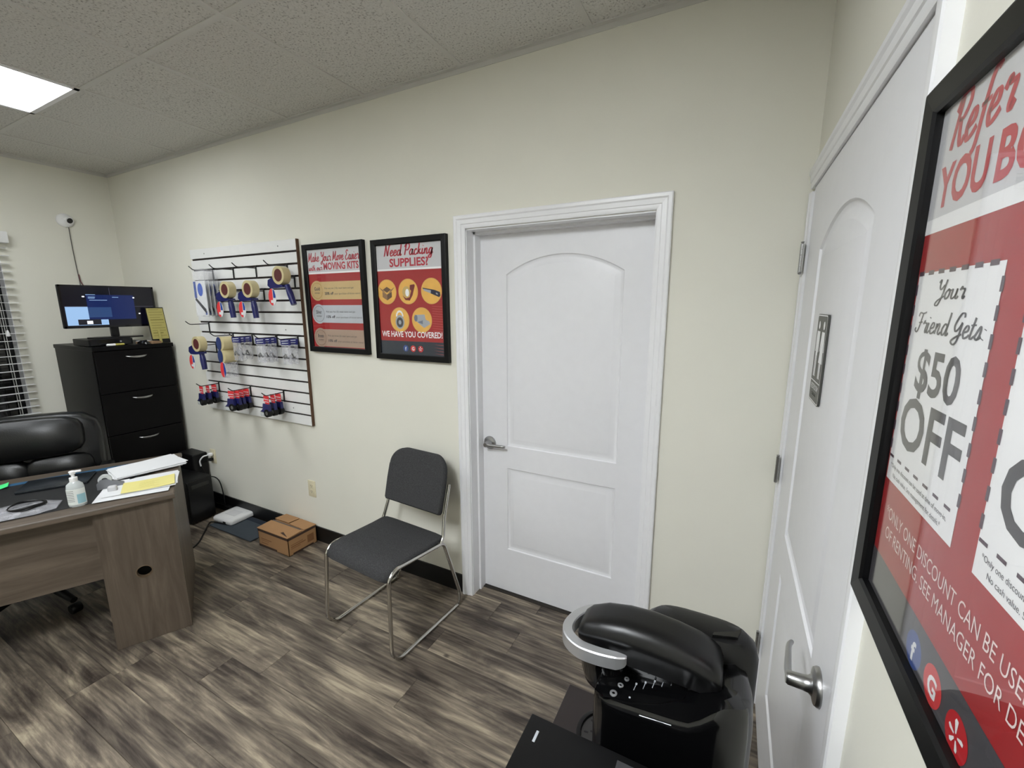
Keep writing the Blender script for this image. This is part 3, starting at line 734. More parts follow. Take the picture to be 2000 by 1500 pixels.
def badge_g(s_, cx, cz, r):
    MB().flat(disc(cx, cz, r), YP-.0006).obj('red_badge', M_gred, s_)
    put_text(MB(), 'G', cx, cz-r*.5, YP-.0009, height=r*1.0, bold=.03, align='C').obj('letter_mark', M_pwhite, s_)
def badge_y(s_, cx, cz, r):
    MB().flat(disc(cx, cz, r), YP-.0006).obj('red_badge', M_yred, s_)
    b = MB()
    for a0, l0, l1, wd in ((100, .12, .72, .26), (172, .16, .6, .2), (232, .16, .6, .2), (292, .16, .6, .2), (18, .16, .6, .2)):
        a = math.radians(a0); c, s2 = math.cos(a), math.sin(a)
        P = [(l0, -.04), (l1, -wd*.62), (l1+.06, wd*.1), (l1-.08, wd*.55), (l0, .05)]
        b.flat([(cx+r*(u*c-v*s2), cz+r*(u*s2+v*c)) for u, v in P], YP-.0009)
    b.obj('burst_mark', M_pwhite, s_)

# poster: moving kits
p1 = thing('framed_poster', 'black framed poster advertising moving kits in gold, silver and bronze bands', 'poster', (-2.140, -.001, 1.6846), group='framed posters on the long wall')
hw, hh = poster_base(p1, .506, .650)
s1 = sheet(p1, hw, hh, .150, None)
put_script(MB(), 'Make Your Move Easier', 0, .224, YP-.0006, hw*1.95, .052, pen=.17, align='C').obj('script_lettering', M_pcrim, s1)
put_script(MB(), 'with our', -hw+.008, .172, YP-.0006, .118, .032, pen=.17).obj('script_lettering', M_pcrim, s1)
put_text(MB(), 'MOVING KITS', -hw+.138, .173, YP-.0006, width=hw*2-.152, height=.040, bold=.03).obj('bold_lettering', M_pcrim, s1)
for zc_, m_, nm, pct, cnt, sub in ((.050, M_gold, 'Gold', '20%', 'ten (10)', 'MEMBER'), (-.090, M_sil, 'Silver', '15%', 'five (5)', 'MEMBER'), (-.236, M_brz, 'Bronze', '10%', 'three (3)', 'MEMBER')):
    bd = MB().flat(rect(-hw+.06, hw, zc_-.053, zc_+.053), YP-.0005).obj('colour_band', m_, s1)
    MB().flat(disc(-hw+.066, zc_, .060), YP-.0007).obj('medal', m_, s1)
    ring = MB()
    ring.loft([[(-hw+.066+r*math.cos(2*PI*k/30), YP-.0009, zc_+r*math.sin(2*PI*k/30)) for k in range(30)] for r in (.046, .0485)], True, False, False)
    ring.obj('medal_ring', {'Gold': mat('dark_gold', rgb(176, 134, 66), .6), 'Silver': mat('dark_silver', rgb(120, 124, 130), .6), 'Bronze': mat('dark_bronze', rgb(120, 92, 74), .6)}[nm], s1)
    tx = MB(); put_text(tx, nm, -hw+.066, zc_+.002, YP-.0010, width=.05, height=.020, bold=.02, align='C'); put_text(tx, sub, -hw+.066, zc_-.018, YP-.0010, width=.045, height=.008, align='C')
    put_text(tx, 'Pick any '+cnt+' retail items and get', -hw+.132, zc_+.009, YP-.0010, width=.245, height=.010)
    put_text(tx, pct+' off', -hw+.132, zc_-.024, YP-.0010, width=.075, height=.015, bold=.03)
    put_text(tx, 'your purchase of those items!', -hw+.214, zc_-.024, YP-.0010, width=.215, height=.010)
    tx.obj('small_lettering', M_pdark, s1)

# poster: packing supplies
p2 = thing('framed_poster', 'black framed poster asking about packing supplies, five orange picture circles', 'poster', (-1.5716, -.001, 1.6714), group='framed posters on the long wall')
hw, hh = poster_base(p2, .508, .655)
s2 = sheet(p2, hw, hh, .160, -.222)
put_script(MB(), 'Need Packing', .0, .238, YP-.0006, .335, .056, pen=.17, align='C').obj('script_lettering', M_pcrim, s2)
put_text(MB(), 'SUPPLIES?', .003, .181, YP-.0006, width=.265, height=.042, bold=.03, align='C').obj('bold_lettering', M_pcrim, s2)
put_text(MB(), 'WE HAVE YOU COVERED!', .0, -.199, YP-.0006, width=hw*2-.022, height=.031, bold=.022, align='C').obj('bold_lettering', M_pwhite, s2)
M_goldring = mat('print_gold_ring', rgb(226, 178, 92), .6)
cir = [(-.158, .047), (-.008, .047), (.148, .047), (-.075, -.105), (.078, -.105)]
rr = .068
for cx, cz in cir:
    MB().flat(disc(cx, cz, rr), YP-.0005).obj('circle_ring', M_goldring, s2); MB().flat(disc(cx, cz, rr-.005), YP-.0007).obj('picture_circle', M_orange, s2)
M_pbrown = mat('print_brown', rgb(150, 112, 76), .6); M_pbrown2 = mat('print_dark_brown', rgb(104, 74, 50), .6); M_pgr2 = mat('print_mid_grey', rgb(170, 174, 180), .6); M_pink = mat('print_ink', rgb(28, 30, 60), .6); M_pmar = mat('print_maroon', rgb(122, 28, 30), .6)
cx, cz = cir[0]
MB().flat([(cx-.034, cz+.002), (cx, cz-.014), (cx, cz-.046), (cx-.034, cz-.028)], YP-.0009).flat([(cx-.058, cz+.026), (cx-.034, cz+.004), (cx-.006, cz-.010), (cx-.03, cz+.012)], YP-.0011).flat([(cx+.006, cz-.010), (cx+.034, cz+.004), (cx+.058, cz+.026), (cx+.03, cz+.012)], YP-.0011).obj('box_picture', M_pbrown, s2)
MB().flat([(cx, cz-.014), (cx+.034, cz+.002), (cx+.034, cz-.028), (cx, cz-.046)], YP-.0009).flat([(cx-.03, cz+.012), (cx, cz-.004), (cx+.03, cz+.012), (cx, cz+.028)], YP-.0012).obj('box_picture_shade', M_pbrown2, s2)
cx, cz = cir[1]
MB().flat([(cx-.04, cz-.02), (cx-.02, cz-.045), (cx+.01, cz-.048), (cx+.03, cz-.02), (cx+.048, cz+.03), (cx+.044, cz+.038), (cx+.014, cz+.034), (cx+.012, cz+.012), (cx+.022, cz+.004), (cx+.008, cz-.03), (cx-.016, cz-.036)], YP-.0009).obj('gun_picture', M_pmar, s2)
MB().flat(disc(cx-.012, cz-.002, .028, .03), YP-.0011).obj('roll_picture', mat('print_sand', rgb(206, 176, 110), .6), s2)
MB().flat(disc(cx-.006, cz-.006, .013, .02), YP-.0013).obj('roll_core_picture', M_pwhite, s2)
cx, cz = cir[2]
MB().flat([(cx-.058, cz+.018), (cx-.05, cz+.005), (cx+.05, cz-.032), (cx+.058, cz-.024), (cx+.056, cz-.006), (cx+.02, cz+.006)], YP-.0009).obj('cutter_picture', M_pink, s2)
MB().flat([(cx-.054, cz+.013), (cx-.048, cz+.003), (cx-.004, cz-.012), (cx-.002, cz+.004)], YP-.0011).flat([(cx+.03, cz-.008), (cx+.03, cz-.016), (cx+.042, cz-.020), (cx+.042, cz-.012)], YP-.0011).obj('blade_picture', M_pgr2, s2)
cx, cz = cir[3]
MB().flat(disc(cx, cz-.012, .032, .038), YP-.0009).obj('lock_picture', M_pgr2, s2)
MB().loft([[(cx+r*math.cos(a), YP-.0009, cz+.018+r*1.25*math.sin(a)) for a in [PI*k/14 for k in range(15)]] for r in (.018, .027)], False, False, False).obj('shackle_picture', M_pwhite, s2)
MB().flat(disc(cx, cz-.014, .024, .028), YP-.0011).obj('dial_picture', M_pdark, s2)
MB().flat(disc(cx, cz-.014, .010, .012), YP-.0013).obj('dial_centre_picture', M_pgr2, s2)
cx, cz = cir[4]
MB().flat([(cx-.05, cz+.016), (cx-.036, cz+.028), (cx+.02, cz+.030), (cx+.026, cz+.004), (cx-.02, cz-.012), (cx-.046, cz-.006)], YP-.0009).flat([(cx-.03, cz-.012), (cx+.022, cz+.004), (cx+.05, cz-.006), (cx+.056, cz-.02), (cx+.014, cz-.042)], YP-.0009).obj('roll_picture', M_pgr2, s2)
MB().flat(disc(cx-.040, cz+.010, .012, .018), YP-.0011).flat([(cx-.03, cz-.011), (cx+.006, cz-.001), (cx+.006, cz-.022)], YP-.0011).obj('roll_shade_picture', mat('print_blue_grey', rgb(112, 120, 136), .6), s2)
ft = s2
r_ = .018
badge_f(ft, -.042, -.262, r_); badge_g(ft, .010, -.262, r_); badge_y(ft, .062, -.262, r_)
lines_ = MB()
for kz, zz in enumerate((-.235, -.252, -.268, -.284)): lines_.flat([(.15, zz+.002), (.2, zz-.001), (hw, zz-.002), (hw, zz-.004), (.2, zz-.003)], YP-.0006)
for kz in range(11): lines_.flat([(.150, -.03-kz*.013), (hw, -.034-kz*.013), (hw, -.0365-kz*.013), (.150, -.032-kz*.013)], YP-.0006)
lines_.obj('fine_lines', mat('print_rose', rgb(200, 96, 92), .6), s2)

# poster: referral coupon on the side wall (local x runs away from the corner)
PYC, PZC = -1.3745, 1.5615
p3 = thing('framed_poster', 'large black framed red referral poster with $50 off coupons beside the restroom door', 'poster', (XR-.001, PYC, PZC), -PI/2)
PW, PH = .508, .657
hw, hh = poster_base(p3, PW, PH, .030)
KP = 1.0155
ly = lambda y_: PYC+1.8585-(y_+1.8585)*KP
lz = lambda z_: 1.6424+(z_-1.6424)*KP-PZC
s3 = MB().box(-hw-.001, hw+.001, YP, -.006, -hh-.001, hh+.001).obj('print_sheet', M_pred, p3)
MB().flat(rect(-hw, hw, lz(1.738), hh), YP-.0003).obj('header_band', M_pgrey, s3)
MB().flat(rect(-hw, hw, lz(1.722), lz(1.738)), YP-.0003).obj('white_line', M_pwhite, s3)
MB().flat(rect(-hw, hw, -hh, lz(1.322)), YP-.0003).obj('footer_band', M_pdark, s3)
sc_ = MB(); put_script(sc_, 'Refer', ly(-1.196), lz(1.806), YP-.0006, .122, .050, pen=.17); put_script(sc_, 'a', ly(-1.338), lz(1.806), YP-.0006, .034, .050, pen=.17)
sc_.obj('script_lettering', M_pcrim, s3)
bt = MB(); put_text(bt, 'YOU', ly(-1.181), lz(1.749), YP-.0006, width=.112, height=.043, bold=.03); put_text(bt, 'BOTH', ly(-1.305), lz(1.749), YP-.0006, width=.150, height=.043, bold=.03)
bt.obj('bold_lettering', M_pcrim, s3)
M_plum = mat('print_plum', rgb(78, 58, 72), .6)
def coupon(y0, y1):
    a, b = ly(y0), ly(y1); zt, zb = lz(1.678), lz(1.4215)
    c = MB().flat(rect(a, b, zb, zt), YP-.0005).obj('coupon', M_pwhite, s3)
    n_ = 7; wdt = (b-a)
    def dash(x0, x1, z0, z1): MB().flat(rect(x0, x1, z0, z1), YP-.0008).obj('border_dash', M_plum, c)
    for k in range(n_):
        x0 = a+wdt*(k+.05)/n_
        dash(x0, x0+wdt*.55/n_, zt-.003, zt+.002)
        dash(x0, x0+wdt*.5/n_, zb+.030, zb+.0335)
    for k in range(9):
        z0 = zb+.038+(zt-zb-.042)*(k+.1)/9
        for xx in (a, b): dash(xx-.0025, xx+.0025, z0, z0+.013)
    return c, a, b
c1, a, b = coupon(-1.166, -1.354)
sc_ = MB(); put_script(sc_, 'Your', ly(-1.225), lz(1.648), YP-.0008, .068, .020, pen=.135); put_script(sc_, 'Friend Gets:', ly(-1.181), lz(1.611), YP-.0008, .164, .023, pen=.135)
sc_.obj('script_lettering', M_pdark, s3)
bt = MB(); put_text(bt, '$50', ly(-1.206), lz(1.546), YP-.0008, width=.110, height=.047, bold=.022); put_text(bt, 'OFF', ly(-1.184), lz(1.475), YP-.0008, width=.161, height=.061, bold=.020)
bt.obj('bold_lettering', M_pdark, s3)
fine = MB()
for a0 in (a, ly(-1.395)):
    put_text(fine, '*Only one discount can be used at time of move-in.', a0+.010, lz(1.4395), YP-.0008, width=.164, height=.0055)
    put_text(fine, 'No cash value. See management for details.*', a0+.022, lz(1.4285), YP-.0008, width=.142, height=.0055)
fine.obj('fine_print', M_pdark, s3)
c2, a2, b2 = coupon(-1.395, -1.583)
put_text(MB(), 'OFF', ly(-1.411), lz(1.475), YP-.0008, width=.161, height=.061, bold=.020).obj('bold_lettering', M_pdark, s3)
nt_ = MB()
put_text(nt_, '*ONLY ONE DISCOUNT CAN BE USED', ly(-1.188), lz(1.377), YP-.0008, width=.312, height=.0152, bold=-.004)
put_text(nt_, 'OF RENTING. SEE MANAGER FOR DETAILS', ly(-1.195), lz(1.352), YP-.0008, width=.348, height=.0152, bold=-.004)
nt_.obj('notice_lettering', mat('print_pale_pink', rgb(244, 226, 222), .6), s3)
badge_f(s3, ly(-1.323), lz(1.2885), .0195); badge_g(s3, ly(-1.371), lz(1.288), .0195); badge_y(s3, ly(-1.422), lz(1.2845), .0200)

# restroom sign
sg = thing('restroom_sign', 'black restroom sign plate with white man and woman figures on the white door', 'sign', (XR+.0005, -.512, 1.50), -PI/2)
def rrect(x0, x1, z0, z1, r, n=5):
    P = []
    for cx, cz, a0 in ((x1-r, z0+r, -90), (x1-r, z1-r, 0), (x0+r, z1-r, 90), (x0+r, z0+r, 180)):
        for k in range(n+1):
            a = math.radians(a0+90*k/n); P.append((cx+r*math.cos(a), cz+r*math.sin(a)))
    return P
MB().prism(rrect(-.068, .068, -.112, .118, .010), -.008, -.0036).obj('plate', mat('sign_charcoal', rgb(70, 70, 66), .4), sg)
brd = MB(); o_, i_ = rrect(-.066, .066, -.110, .116, .009), rrect(-.0635, .0635, -.1075, .1135, .008)
brd.loft([[(a, -.0083, b) for a, b in o_], [(a, -.0083, b) for a, b in i_]], True, False, False).obj('border_line', M_pwhite, sg)
MB().prism(rrect(-.0675, .0675, -.1115, .1175, .010), -.0036, -.003).obj('backing', M_black, sg)
fig = MB()
for cx, wm in ((-.030, 0), (.034, 1)):
    fig.flat(disc(cx, .090, .0105), -.0086)
    fig.flat([(cx-.020, .074), (cx-.024, .020), (cx-.017, .020), (cx-.013, .050), (cx-.013, -.045), (cx-.002, -.045), (cx-.002, .010), (cx+.002, .010), (cx+.002, -.045), (cx+.013, -.045), (cx+.013, .050), (cx+.017, .020), (cx+.024, .020), (cx+.020, .074)] if not wm else
             [(cx-.018, .074), (cx-.028, .025), (cx-.021, .023), (cx-.012, .052), (cx-.024, -.005), (cx-.012, -.005), (cx-.012, -.045), (cx-.002, -.045), (cx-.002, -.005), (cx+.002, -.005), (cx+.002, -.045), (cx+.012, -.045), (cx+.012, -.005), (cx+.024, -.005), (cx+.012, .052), (cx+.021, .023), (cx+.028, .025), (cx+.018, .074)], -.0086)
fig.obj('figures', M_pwhite, sg)
MB().flat(rect(-.063, .063, -.0575, -.055), -.0085).obj('rule_line', M_pwhite, sg)
put_text(MB(), 'RESTROOM', 0, -.078, -.0086, width=.098, height=.014, bold=.01, align='C').obj('lettering', M_pwhite, sg)
br_ = MB()
for k in range(14): br_.lathe([(0, 0), (.0016, 0), (.001, .0008), (0, .001)], 6, TR(-.026+.004*k, -.008, -.092+.004*(k*7 % 3 == 0)) @ RY, cap=False)
br_.obj('braille_dots', M_black, sg)

# ================================================================== CHAIR BY THE WALL
ch = thing('guest_chair', 'charcoal fabric sled-base chair with chrome tube frame beside the closed door', 'chair', (-1.487, -.292, 0), -.075)
hwf = .236; tr_ = .0095
fy, ry_ = -.262, .232
for s_ in (-1, 1):
    X0 = s_*hwf; Xs = s_*.222
    path = [(X0, fy-.0, .0095), (X0, fy-.018, .05), (Xs, fy-.012, .425), (Xs, fy+.04, .458), (Xs, .085, .432), (Xs*.99, .105, .425), (X0, ry_, .06), (X0, ry_+.004, .0095)]
    path = [(X0, 0, .0095), (X0, fy+.02, .0095), (X0, fy-.026, .060), (Xs, fy-.008, .43), (Xs, fy+.035, .458), (Xs, .090, .425), (Xs, .112, .405), (X0, ry_-.02, .07), (X0, ry_-.03, .0095)]
    pts = fillet(path, .035, 6); pts = pts[1:]
    MB().tube([(X0, ry_-.045, .0095)]+[(X0, 0, .0095)]+pts[0:], tr_, 12).obj('side_frame', M_chrome, ch, smooth=60)
    up_ = fillet([(Xs, .075, .425), (Xs, .105, .45), (s_*.207, .135, .55), (s_*.206, .185, .715)], .03, 6)
    MB().tube(up_, tr_*.95, 12).obj('back_upright', M_chrome, ch, smooth=60)
MB().tube([(-.222, -.20, .440), (.222, -.20, .440)], .008, 10).obj('cross_bar', M_chrome, ch, smooth=60)
MB().tube([(-.222, .06, .420), (.222, .06, .420)], .008, 10).obj('cross_bar', M_chrome, ch, smooth=60)
# seat pad: side profile with waterfall front, lofted across x
def pad_loft(sections):
    return MB().loft(sections)
def seat_section(x, sc, dz):
    top = [(-.285, .415), (-.280, .445), (-.255, .468), (-.20, .474), (-.08, .467), (.03, .462), (.10, .462), (.118, .455)]
    bot = [(.118, .436), (.08, .430), (-.08, .436), (-.20, .442), (-.245, .434), (-.262, .412), (-.275, .405)]
    P = top+bot; cy = -.08; cz = .445
    return [Vector((x, cy+(a-cy)*(1-(1-sc)*.45), cz+(b-cz)*sc+dz)) for a, b in P]
secs = [seat_section(x, s_, 0) for x, s_ in ((-.221, .35), (-.216, .75), (-.204, .95), (-.16, 1), (-.06, 1.0), (.06, 1.0), (.16, 1), (.204, .95), (.216, .75), (.221, .35))]
MB().loft(secs).obj('seat', M_fabric, ch, smooth=50)
# back pad
def back_outline(n=9):
    P = [(-.196, 0), (.196, 0), (.204, .012)]
    P += [(.206, .12), (.204, .20)]
    for k in range(n+1):
        a = PI/2*k/n; P.append((.104+.098*math.cos(a), .205+.098*math.sin(a)))
    for k in range(n+1):
        a = PI/2+PI/2*k/n; P.append((-.104+.098*math.cos(a), .205+.098*math.sin(a)))
    P += [(-.204, .20), (-.206, .12), (-.204, .012)]
    return P
OUT = back_outline()
def back_ring(d, ins):
    q = offset_loop(OUT, ins); R = []
    for a, b in q:
        bow = .035*(1-(a/.206)**2)
        R.append(Vector((a, d+bow*.9-.028, b)))
    return R
rings = [back_ring(-.020, .020), back_ring(-.020, .008), back_ring(-.012, .001), back_ring(.006, .0), back_ring(.013, .005), back_ring(.015, .03)]
bp_ = MB().loft(rings).obj('backrest', M_fabric, ch, smooth=50)
bp_.location = (0, .140, .560); bp_.rotation_euler = (-.26, 0, 0)

# ================================================================== FILE CABINET AND WHAT IS ON IT
CX0, CX1, CY0, CY1, CZ = -4.72, -4.05, -.521, -.03, 1.355
fc = thing('file_cabinet', 'tall black four-drawer file cabinet with silver pulls in the corner', 'cabinet', (CX1, CY0, 0))
wd = CY1-CY0
MB().box(-.67, -.02, 0, wd, 0, CZ-.03).obj('carcass', M_cab, fc)
MB().rbox(-.672, .006, -.006, wd+.006, CZ-.03, CZ, .003, 1).obj('top', M_cab, fc)
MB().box(-.019, -.004, .0, wd, 0, .05).obj('plinth', M_cab, fc)
dh = (CZ-.03-.055)/4
for k in range(4):
    z0 = .055+dh*k
    d = MB().rbox(-.02, 0, .004, wd-.004, z0+.003, z0+dh-.003, .002, 1).obj('drawer', M_cab, fc)
    pts = catmull([(.001, wd/2-.066, z0+dh-.050), (.016, wd/2-.045, z0+dh-.055), (.024, wd/2, z0+dh-.058), (.016, wd/2+.045, z0+dh-.055), (.001, wd/2+.066, z0+dh-.050)], 6)
    rg = []
    for i, p in enumerate(pts):
        s_ = .45+.55*math.sin(PI*i/(len(pts)-1)); rg.append([p+Vector((.004*math.cos(a), 0, .0075*s_*math.sin(a))) for a in [2*PI*q/8 for q in range(8)]])
    MB().loft(rg).obj('handle', M_nickel, d, smooth=60)
# recorder box
dv = thing('video_recorder', 'low black recorder box under the security monitor on the cabinet', 'recorder', (-4.12, -.31, CZ))
MB().rbox(-.26, .0, -.205, .055, .004, .052, .003, 1).obj('case', M_black, dv)
MB().box(-.0, .002, -.195, .045, .008, .048).obj('front_panel', M_blackgloss, dv)
MB().lathe([(0, 0), (.006, 0), (.006, .003), (0, .003)], 12, TR(.002, -.02, .03) @ Matrix.Rotation(PI/2, 4, 'Y'), cap=False).obj('power_button', M_silver, dv)
for k in range(4): MB().lathe([(0, 0), (.008, 0), (.008, .004), (0, .004)], 10, TR(-.03 if k < 2 else -.23, -.17+.19*(k % 2), 0), cap=False).obj('foot', M_black, dv)
# monitor
MZ0, MZ1, MYA, MYB = 1.488, 1.797, -.591, -.033
mo = thing('security_monitor', 'wide black monitor showing a dark blue camera menu on top of the cabinet', 'monitor', (-4.22, (MYA+MYB)/2, CZ+.052))
mwid = (MYB-MYA)/2; z0 = MZ0-CZ-.052; z1 = MZ1-CZ-.052
MB().rbox(-.035, 0, -mwid, mwid, z0, z1, .004, 2).obj('housing', M_black, mo, smooth=40)
bz = MB(); bb = .011
bz.box(-.001, .003, -mwid, mwid, z0, z0+bb+.004).box(-.001, .003, -mwid, mwid, z1-bb, z1).box(-.001, .003, -mwid, -mwid+bb, z0, z1).box(-.001, .003, mwid-bb, mwid, z0, z1)
bz.obj('bezel', M_blackgloss, mo)
def screen_mat(name, c, e): return mat(name, (c[0]*.2, c[1]*.2, c[2]*.2, 1), .2, emit=(c, e))
sw2, sz0, sz1 = mwid-bb, z0+bb+.004, z1-bb
SC = MB().box(-.0005, .001, -sw2, sw2, sz0, sz1).obj('screen', screen_mat('screen_black', rgb(12, 12, 24), .35), mo)
def sx(u): return -sw2+2*sw2*u
def sz(v): return sz0+(sz1-sz0)*v
def scr(name, mt_, u0, u1, v0, v1, d=.0015): 
    return MB().add([(d, sx(u0), sz(v0)), (d, sx(u1), sz(v0)), (d, sx(u1), sz(v1)), (d, sx(u0), sz(v1))], [(0, 1, 2, 3)]).obj(name, mt_, SC)
E_cam = screen_mat('screen_pale_blue', rgb(150, 185, 225), .5); E_menu = screen_mat('screen_navy', rgb(14, 30, 78), .55); E_mid = screen_mat('screen_steel', rgb(40, 66, 110), .5); E_wh = screen_mat('screen_white', rgb(225, 230, 240), .9); E_dk = screen_mat('screen_dark', rgb(26, 26, 34), .5)
scr('camera_view', E_cam, .012, .40, .02, .49)
scr('menu_panel', E_menu, .24, .765, .16, .80, .002)
scr('menu_panel_light', E_mid, .24, .49, .22, .48, .0023)
scr('camera_furniture', E_dk, .12, .36, .03, .17, .0024)
scr('camera_highlight', E_wh, .21, .27, .05, .13, .0026); scr('camera_highlight', E_cam, .36, .44, .02, .16, .0026)
for u0, u1, v0 in ((.24, .34, .795), (.26, .335, .735), (.26, .33, .705), (.27, .46, .655), (.52, .59, .735), (.755, .775, .72), (.20, .225, .735), (.80, .82, .29)): scr('menu_line', E_wh if u1-u0 < .03 else E_cam, u0, u1, v0, v0+.012 if u1-u0 > .03 else v0+.03, .0028)
gl_ = MB()
for (u0, u1, v0, v1) in ((.01, .99, .498, .503), (.498, .501, .80, .99)): gl_.add([(.0018, sx(u0), sz(v0)), (.0018, sx(u1), sz(v0)), (.0018, sx(u1), sz(v1)), (.0018, sx(u0), sz(v1))], [(0, 1, 2, 3)])
gl_.obj('grid_line', screen_mat('screen_grey', rgb(80, 80, 100), .6), SC)
MB().rbox(-.03, -.004, -.024, .024, .010, z0+.02, .004, 1).obj('stand_neck', M_black, mo)
MB().prism([(-.02, -.165), (.045, -.150), (.062, -.06), (.062, .06), (.045, .150), (-.02, .165), (-.07, .10), (-.075, -.10)], .0, .011, 'z').obj('stand_base', M_blacksatin, mo)
# cables rising from the monitor to the camera on the wall
tag(MB().tube(catmull([(-4.752, -.300, 2.27), (-4.752, -.300, 2.1), (-4.752, -.297, 1.96), (-4.752, -.293, 1.84), (-4.74, -.30, 1.75), (-4.70, -.32, 1.60)], 6), .0028, 8).obj('camera_cable', mat('grey_cable', rgb(88, 84, 80), .6)), 'thin grey cable running down the wall from the white camera', 'cable')
tag(MB().tube(catmull([(-4.750, -.292, 1.90), (-4.750, -.286, 1.84), (-4.742, -.268, 1.79), (-4.70, -.26, 1.70)], 6), .0036, 8).obj('power_cable', mat('maroon_cable', rgb(104, 58, 64), .6)), 'dark reddish cable dropping behind the top of the monitor', 'cable')
# wall camera
wc = thing('wall_camera', 'round white security camera with black lens high on the left wall', 'camera', (XL, -.314, 2.312), rot=(0, PI/2, 0))
MB().lathe([(0, 0), (.052, 0), (.052, .010), (.047, .020), (.030, .030), (0, .032)], 28, cap=False).obj('body', M_white, wc, smooth=40)
lm = TR(-.004, .012, .020) @ Matrix.Rotation(.35, 4, 'Y') @ Matrix.Rotation(-.3, 4, 'X')
MB().lathe([(0, 0), (.030, 0), (.030, .014), (.026, .02), (0, .020)], 24, lm, cap=False).obj('lens_ring', M_white, wc, smooth=40)
MB().lathe([(0, .018), (.020, .0195), (.020, .022), (.012, .025), (0, .026)], 20, lm, cap=False).obj('lens', M_blackgloss, wc, smooth=40)
# small things on the cabinet
hl = thing('highlighter_pen', 'short white and yellow pen lying at the front edge of the cabinet top', 'pen', (-4.066, -.385, CZ+.0105), rot=(0, PI/2, PI/2+.03))
MB().lathe([(0, -.05), (.006, -.05), (.009, -.045), (.009, .0), (0, .0)], 14, cap=False).obj('cap', M_white, hl, smooth=40)
MB().lathe([(0, 0), (.008, 0), (.008, .05), (.006, .055), (0, .055)], 14, cap=False).obj('barrel', mat('olive_yellow', rgb(190, 180, 90), .4), hl, smooth=40)
nb_ = thing('leaflet_stack', 'brown cardboard leaflet with white slip lying beside the recorder', 'leaflet', (-4.10, -.150, CZ), .35)
MB().box(-.10, .055, -.032, .040, 0, .018).obj('brown_cover', mat('brown_card', rgb(150, 120, 92), .8), nb_)
MB().box(-.085, -.02, -.040, .020, .018, .022).obj('white_slip', M_paper, nb_)
ms = thing('computer_mouse', 'black computer mouse between the recorder and the brown leaflet', 'mouse', (-4.075, -.205, CZ), .3)
MB().loft([[Vector((x_, .024*w_*math.cos(a), .002+max(0, .028*h_*math.sin(a)))) for a in [2*PI*k/14 for k in range(14)]] for x_, w_, h_ in ((-.046, .3, .3), (-.042, .75, .7), (-.02, 1, 1), (.012, 1, 1), (.038, .85, .7), (.046, .35, .3))]).obj('shell', M_blackgloss, ms, smooth=50)
MB().box(.012, .03, -.003, .003, .026, .032).obj('wheel', M_blacksatin, ms)
ns = thing('notice_stand', 'black tilted stand holding a yellow printed notice at the cabinet edge', 'notice', (-4.13, -.055, CZ))
Mn = Matrix.Rotation(-.17, 4, 'Y')
MB().box(-.012, -.002, -.065, .075, .0, .285, Mn).prism([(-.002, 0), (-.12, 0), (-.05, .285)], .066, .075, 'y').obj('backing_board', M_black, ns)
yn = MB().box(-.002, -.0005, -.062, .050, .03, .278, Mn).obj('yellow_sheet', mat('notice_yellow', rgb(176, 166, 98), .7), ns)
ln_ = MB()
for k in range(11):
    zz = .265-.021*k
    a, b = (-.05, .04 if k % 3 else .02)
    ln_.add([Mn @ Vector((0, a, zz)), Mn @ Vector((0, b, zz)), Mn @ Vector((0, b, zz+(.006 if k in (4, 9) else .003))), Mn @ Vector((0, a, zz+(.006 if k in (4, 9) else .003)))], [(0, 1, 2, 3)])
ln_.obj('printed_lines', mat('notice_ink', rgb(120, 112, 50), .7), yn)
MB().box(.0, .006, -.02, -.004, 0, .10, Mn).obj('yellow_strip', mat('notice_yellow', rgb(176, 166, 98), .7), ns)

# ================================================================== DESK
QX, QY = -2.395, -.871
DA = math.atan2(.885, .466)
dk = thing('office_desk', 'greyed oak desk with bowed top, front panel and round cable hole', 'desk', (QX, QY, 0), DA)
DM = TR(QX, QY, 0) @ rz(DA)
def DW(u, wv, z): return DM @ Vector((-u, wv, z))
DL = 1.65; DD = .70
front = [(.012-t*(DL+.024)/20, -.022-.055*math.sin(PI*t/20)*0.55) for t in range(21)]
poly = [(.012, DD)]+front+[(-DL-.012, DD)]
bm = bmesh.new()
tb = bmesh.new(); lo = [tb.verts.new((a, b, .716)) for a, b in poly]; f0 = tb.faces.new(lo)
ex = bmesh.ops.extrude_face_region(tb, geom=[f0]); bmesh.ops.translate(tb, verts=[v for v in ex['geom'] if isinstance(v, bmesh.types.BMVert)], vec=(0, 0, .029))
bmesh.ops.bevel(tb, geom=[e for e in tb.edges if abs(e.verts[0].co.z-e.verts[1].co.z) < 1e-4], offset=.007, segments=3, affect='EDGES', profile=.5)
tb.verts.index_update(); top = MB().add([v.co.copy() for v in tb.verts], [[v.index for v in f.verts] for f in tb.faces]); tb.free(); bm.free()
top.obj('desk_top', M_deskh, dk, smooth=35)
PWd = .292
